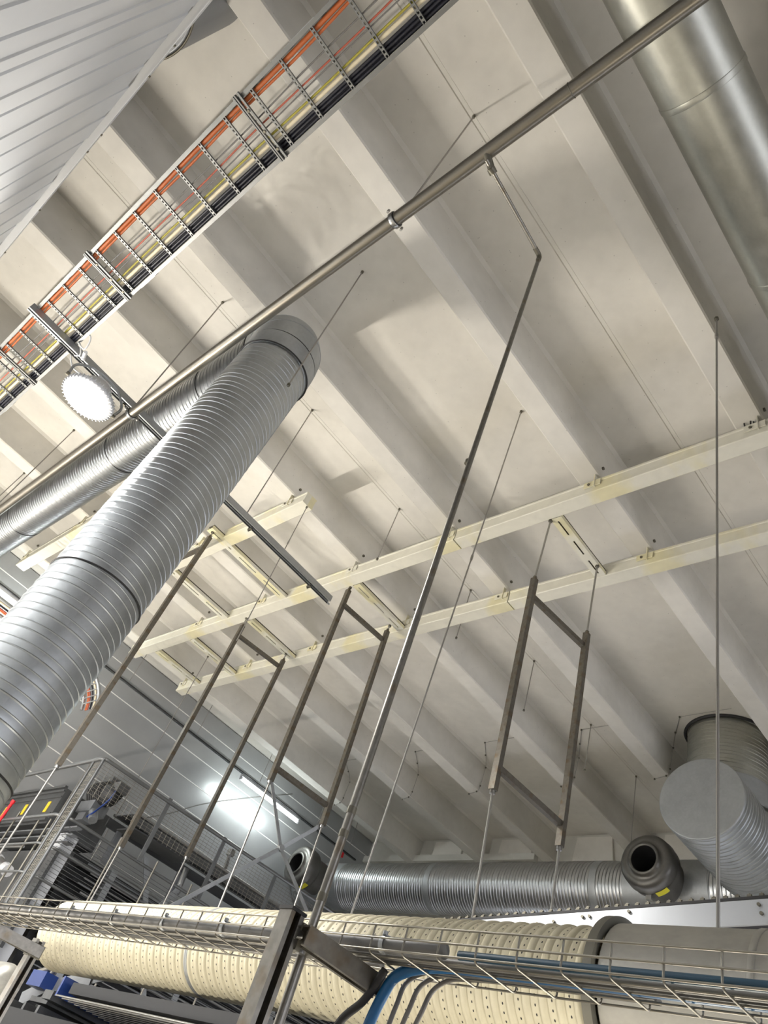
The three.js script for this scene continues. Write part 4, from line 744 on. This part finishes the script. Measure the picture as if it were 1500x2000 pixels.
single('red_handle', [rod([-9.3, 3.87, -3.08], [-9.34, 3.53, -3.08], 0.018, 12), rod([-9.3, 3.87, -3.08], [-9.297, 3.905, -3.08], 0.024, 12)], M.redBright, 'bright red bar on the guard at the left picture edge', 'handle');
{
  const d = thing('air_cylinder', 'pale pneumatic cylinder behind the guard rails at the left edge', 'cylinder', [-7.6, 2.9, -2.75]);
  part('barrel', rod([-7.95, 3.12, -2.72], [-7.35, 2.95, -2.72], 0.045, 18), M.stainless, d);
  part('end_block', rod([-7.37, 2.957, -2.72], [-7.26, 2.925, -2.72], 0.055, 12), M.lampBody, d);
  part('clamp_band', rod([-7.68, 3.045, -2.72], [-7.62, 3.028, -2.72], 0.055, 12), M.lampBody, d);
  part('rod', rod([-7.8, 3.16, -2.7], [-7.2, 3.15, -2.7], 0.012, 10), M.stainless, d);
  d.position.set(-9.12, 3.16, -3.3); d.scale.setScalar(1.1);
}
{
  const d = thing('wire_belt_conveyor', 'wire rod belt conveyor with blue side plate under the cream duct end', 'conveyor', [-4.6, 2.0, -3.0]);
  for (let k = 0; k < 46; k++) part('belt_rod', rod([-5.15, 2.11 + 0.005 * (k % 2), -2.62 - 0.024 * k], [-2.9, 2.11 + 0.005 * (k % 2), -2.62 - 0.024 * k], 0.0055, 6), M.stainless, d);
  part('belt_bed', box(-5.1, -2.9, 2.14, 2.2, -3.75, -2.66), M.machineDark, d);
  part('blue_plate', bar([-5.2, 2.165, -2.64], [-5.2, 2.165, -3.7], 0.02, 0.11), M.bluePlate, d);
  part('side_frame', [bar([-5.42, 2.12, -2.7], [-5.42, 2.12, -3.9], 0.12, 0.05), bar([-5.7, 2.1, -2.8], [-5.7, 2.1, -3.9], 0.25, 0.03)], M.machine, d);
  part('bracket_plate', [bar([-6.35, 2.2, -3.06], [-5.5, 2.37, -3.06], 0.01, 0.09, V(0, 1, 0)), bar([-5.72, 2.34, -3.05], [-5.68, 2.14, -3.05], 0.17, 0.01, V(0, 0, 1)), bar([-6.5, 2.12, -3.06], [-6.2, 2.24, -3.06], 0.02, 0.1, V(0, 1, 0))], M.machineGrey, d);
  part('blue_block', box(-6.32, -6.1, 2.2, 2.3, -3.1, -2.95), M.bluePlate, d);
  part('hose_fitting', [rod([-6.4, 2.3, -3.03], [-6.15, 2.36, -3.03], 0.024, 12), rod([-6.2, 2.24, -3.02], [-6.08, 2.44, -3.02], 0.02, 10)], M.basket, d);
  part('machine_base', box(-6.5, -3.95, 0, 2.0, -4.4, -2.62), M.machineDark, d);
  for (let k = 0; k < 6; k++) part('base_rail', bar([-6.45 + 0.2 * k, 2.03, -2.7], [-6.45 + 0.2 * k, 2.03, -4.3], 0.03, 0.05), M.machine, d);
  part('base_panel', box(-3.9, -2.6, 0, 1.98, -3.4, -2.6), M.machineGrey, d);
}
{
  const d = thing('beige_motor', 'beige rounded motor housing at the lower left picture corner', 'motor', [-5.05, 0, -2.2]);
  part('housing', lathe([-5.3, 2.03, -2.2], [-4, 2.03, -2.2], [[0, 0], [0, 0.09], [0.03, 0.1], [0.32, 0.1], [0.37, 0.085], [0.39, 0.05], [0.39, 0]], 28), M.ductEnd, d);
  part('stand', box(-5.2, -5.05, 0, 1.95, -2.26, -2.14), M.machine, d);
}

renderer.render(scene, camera);
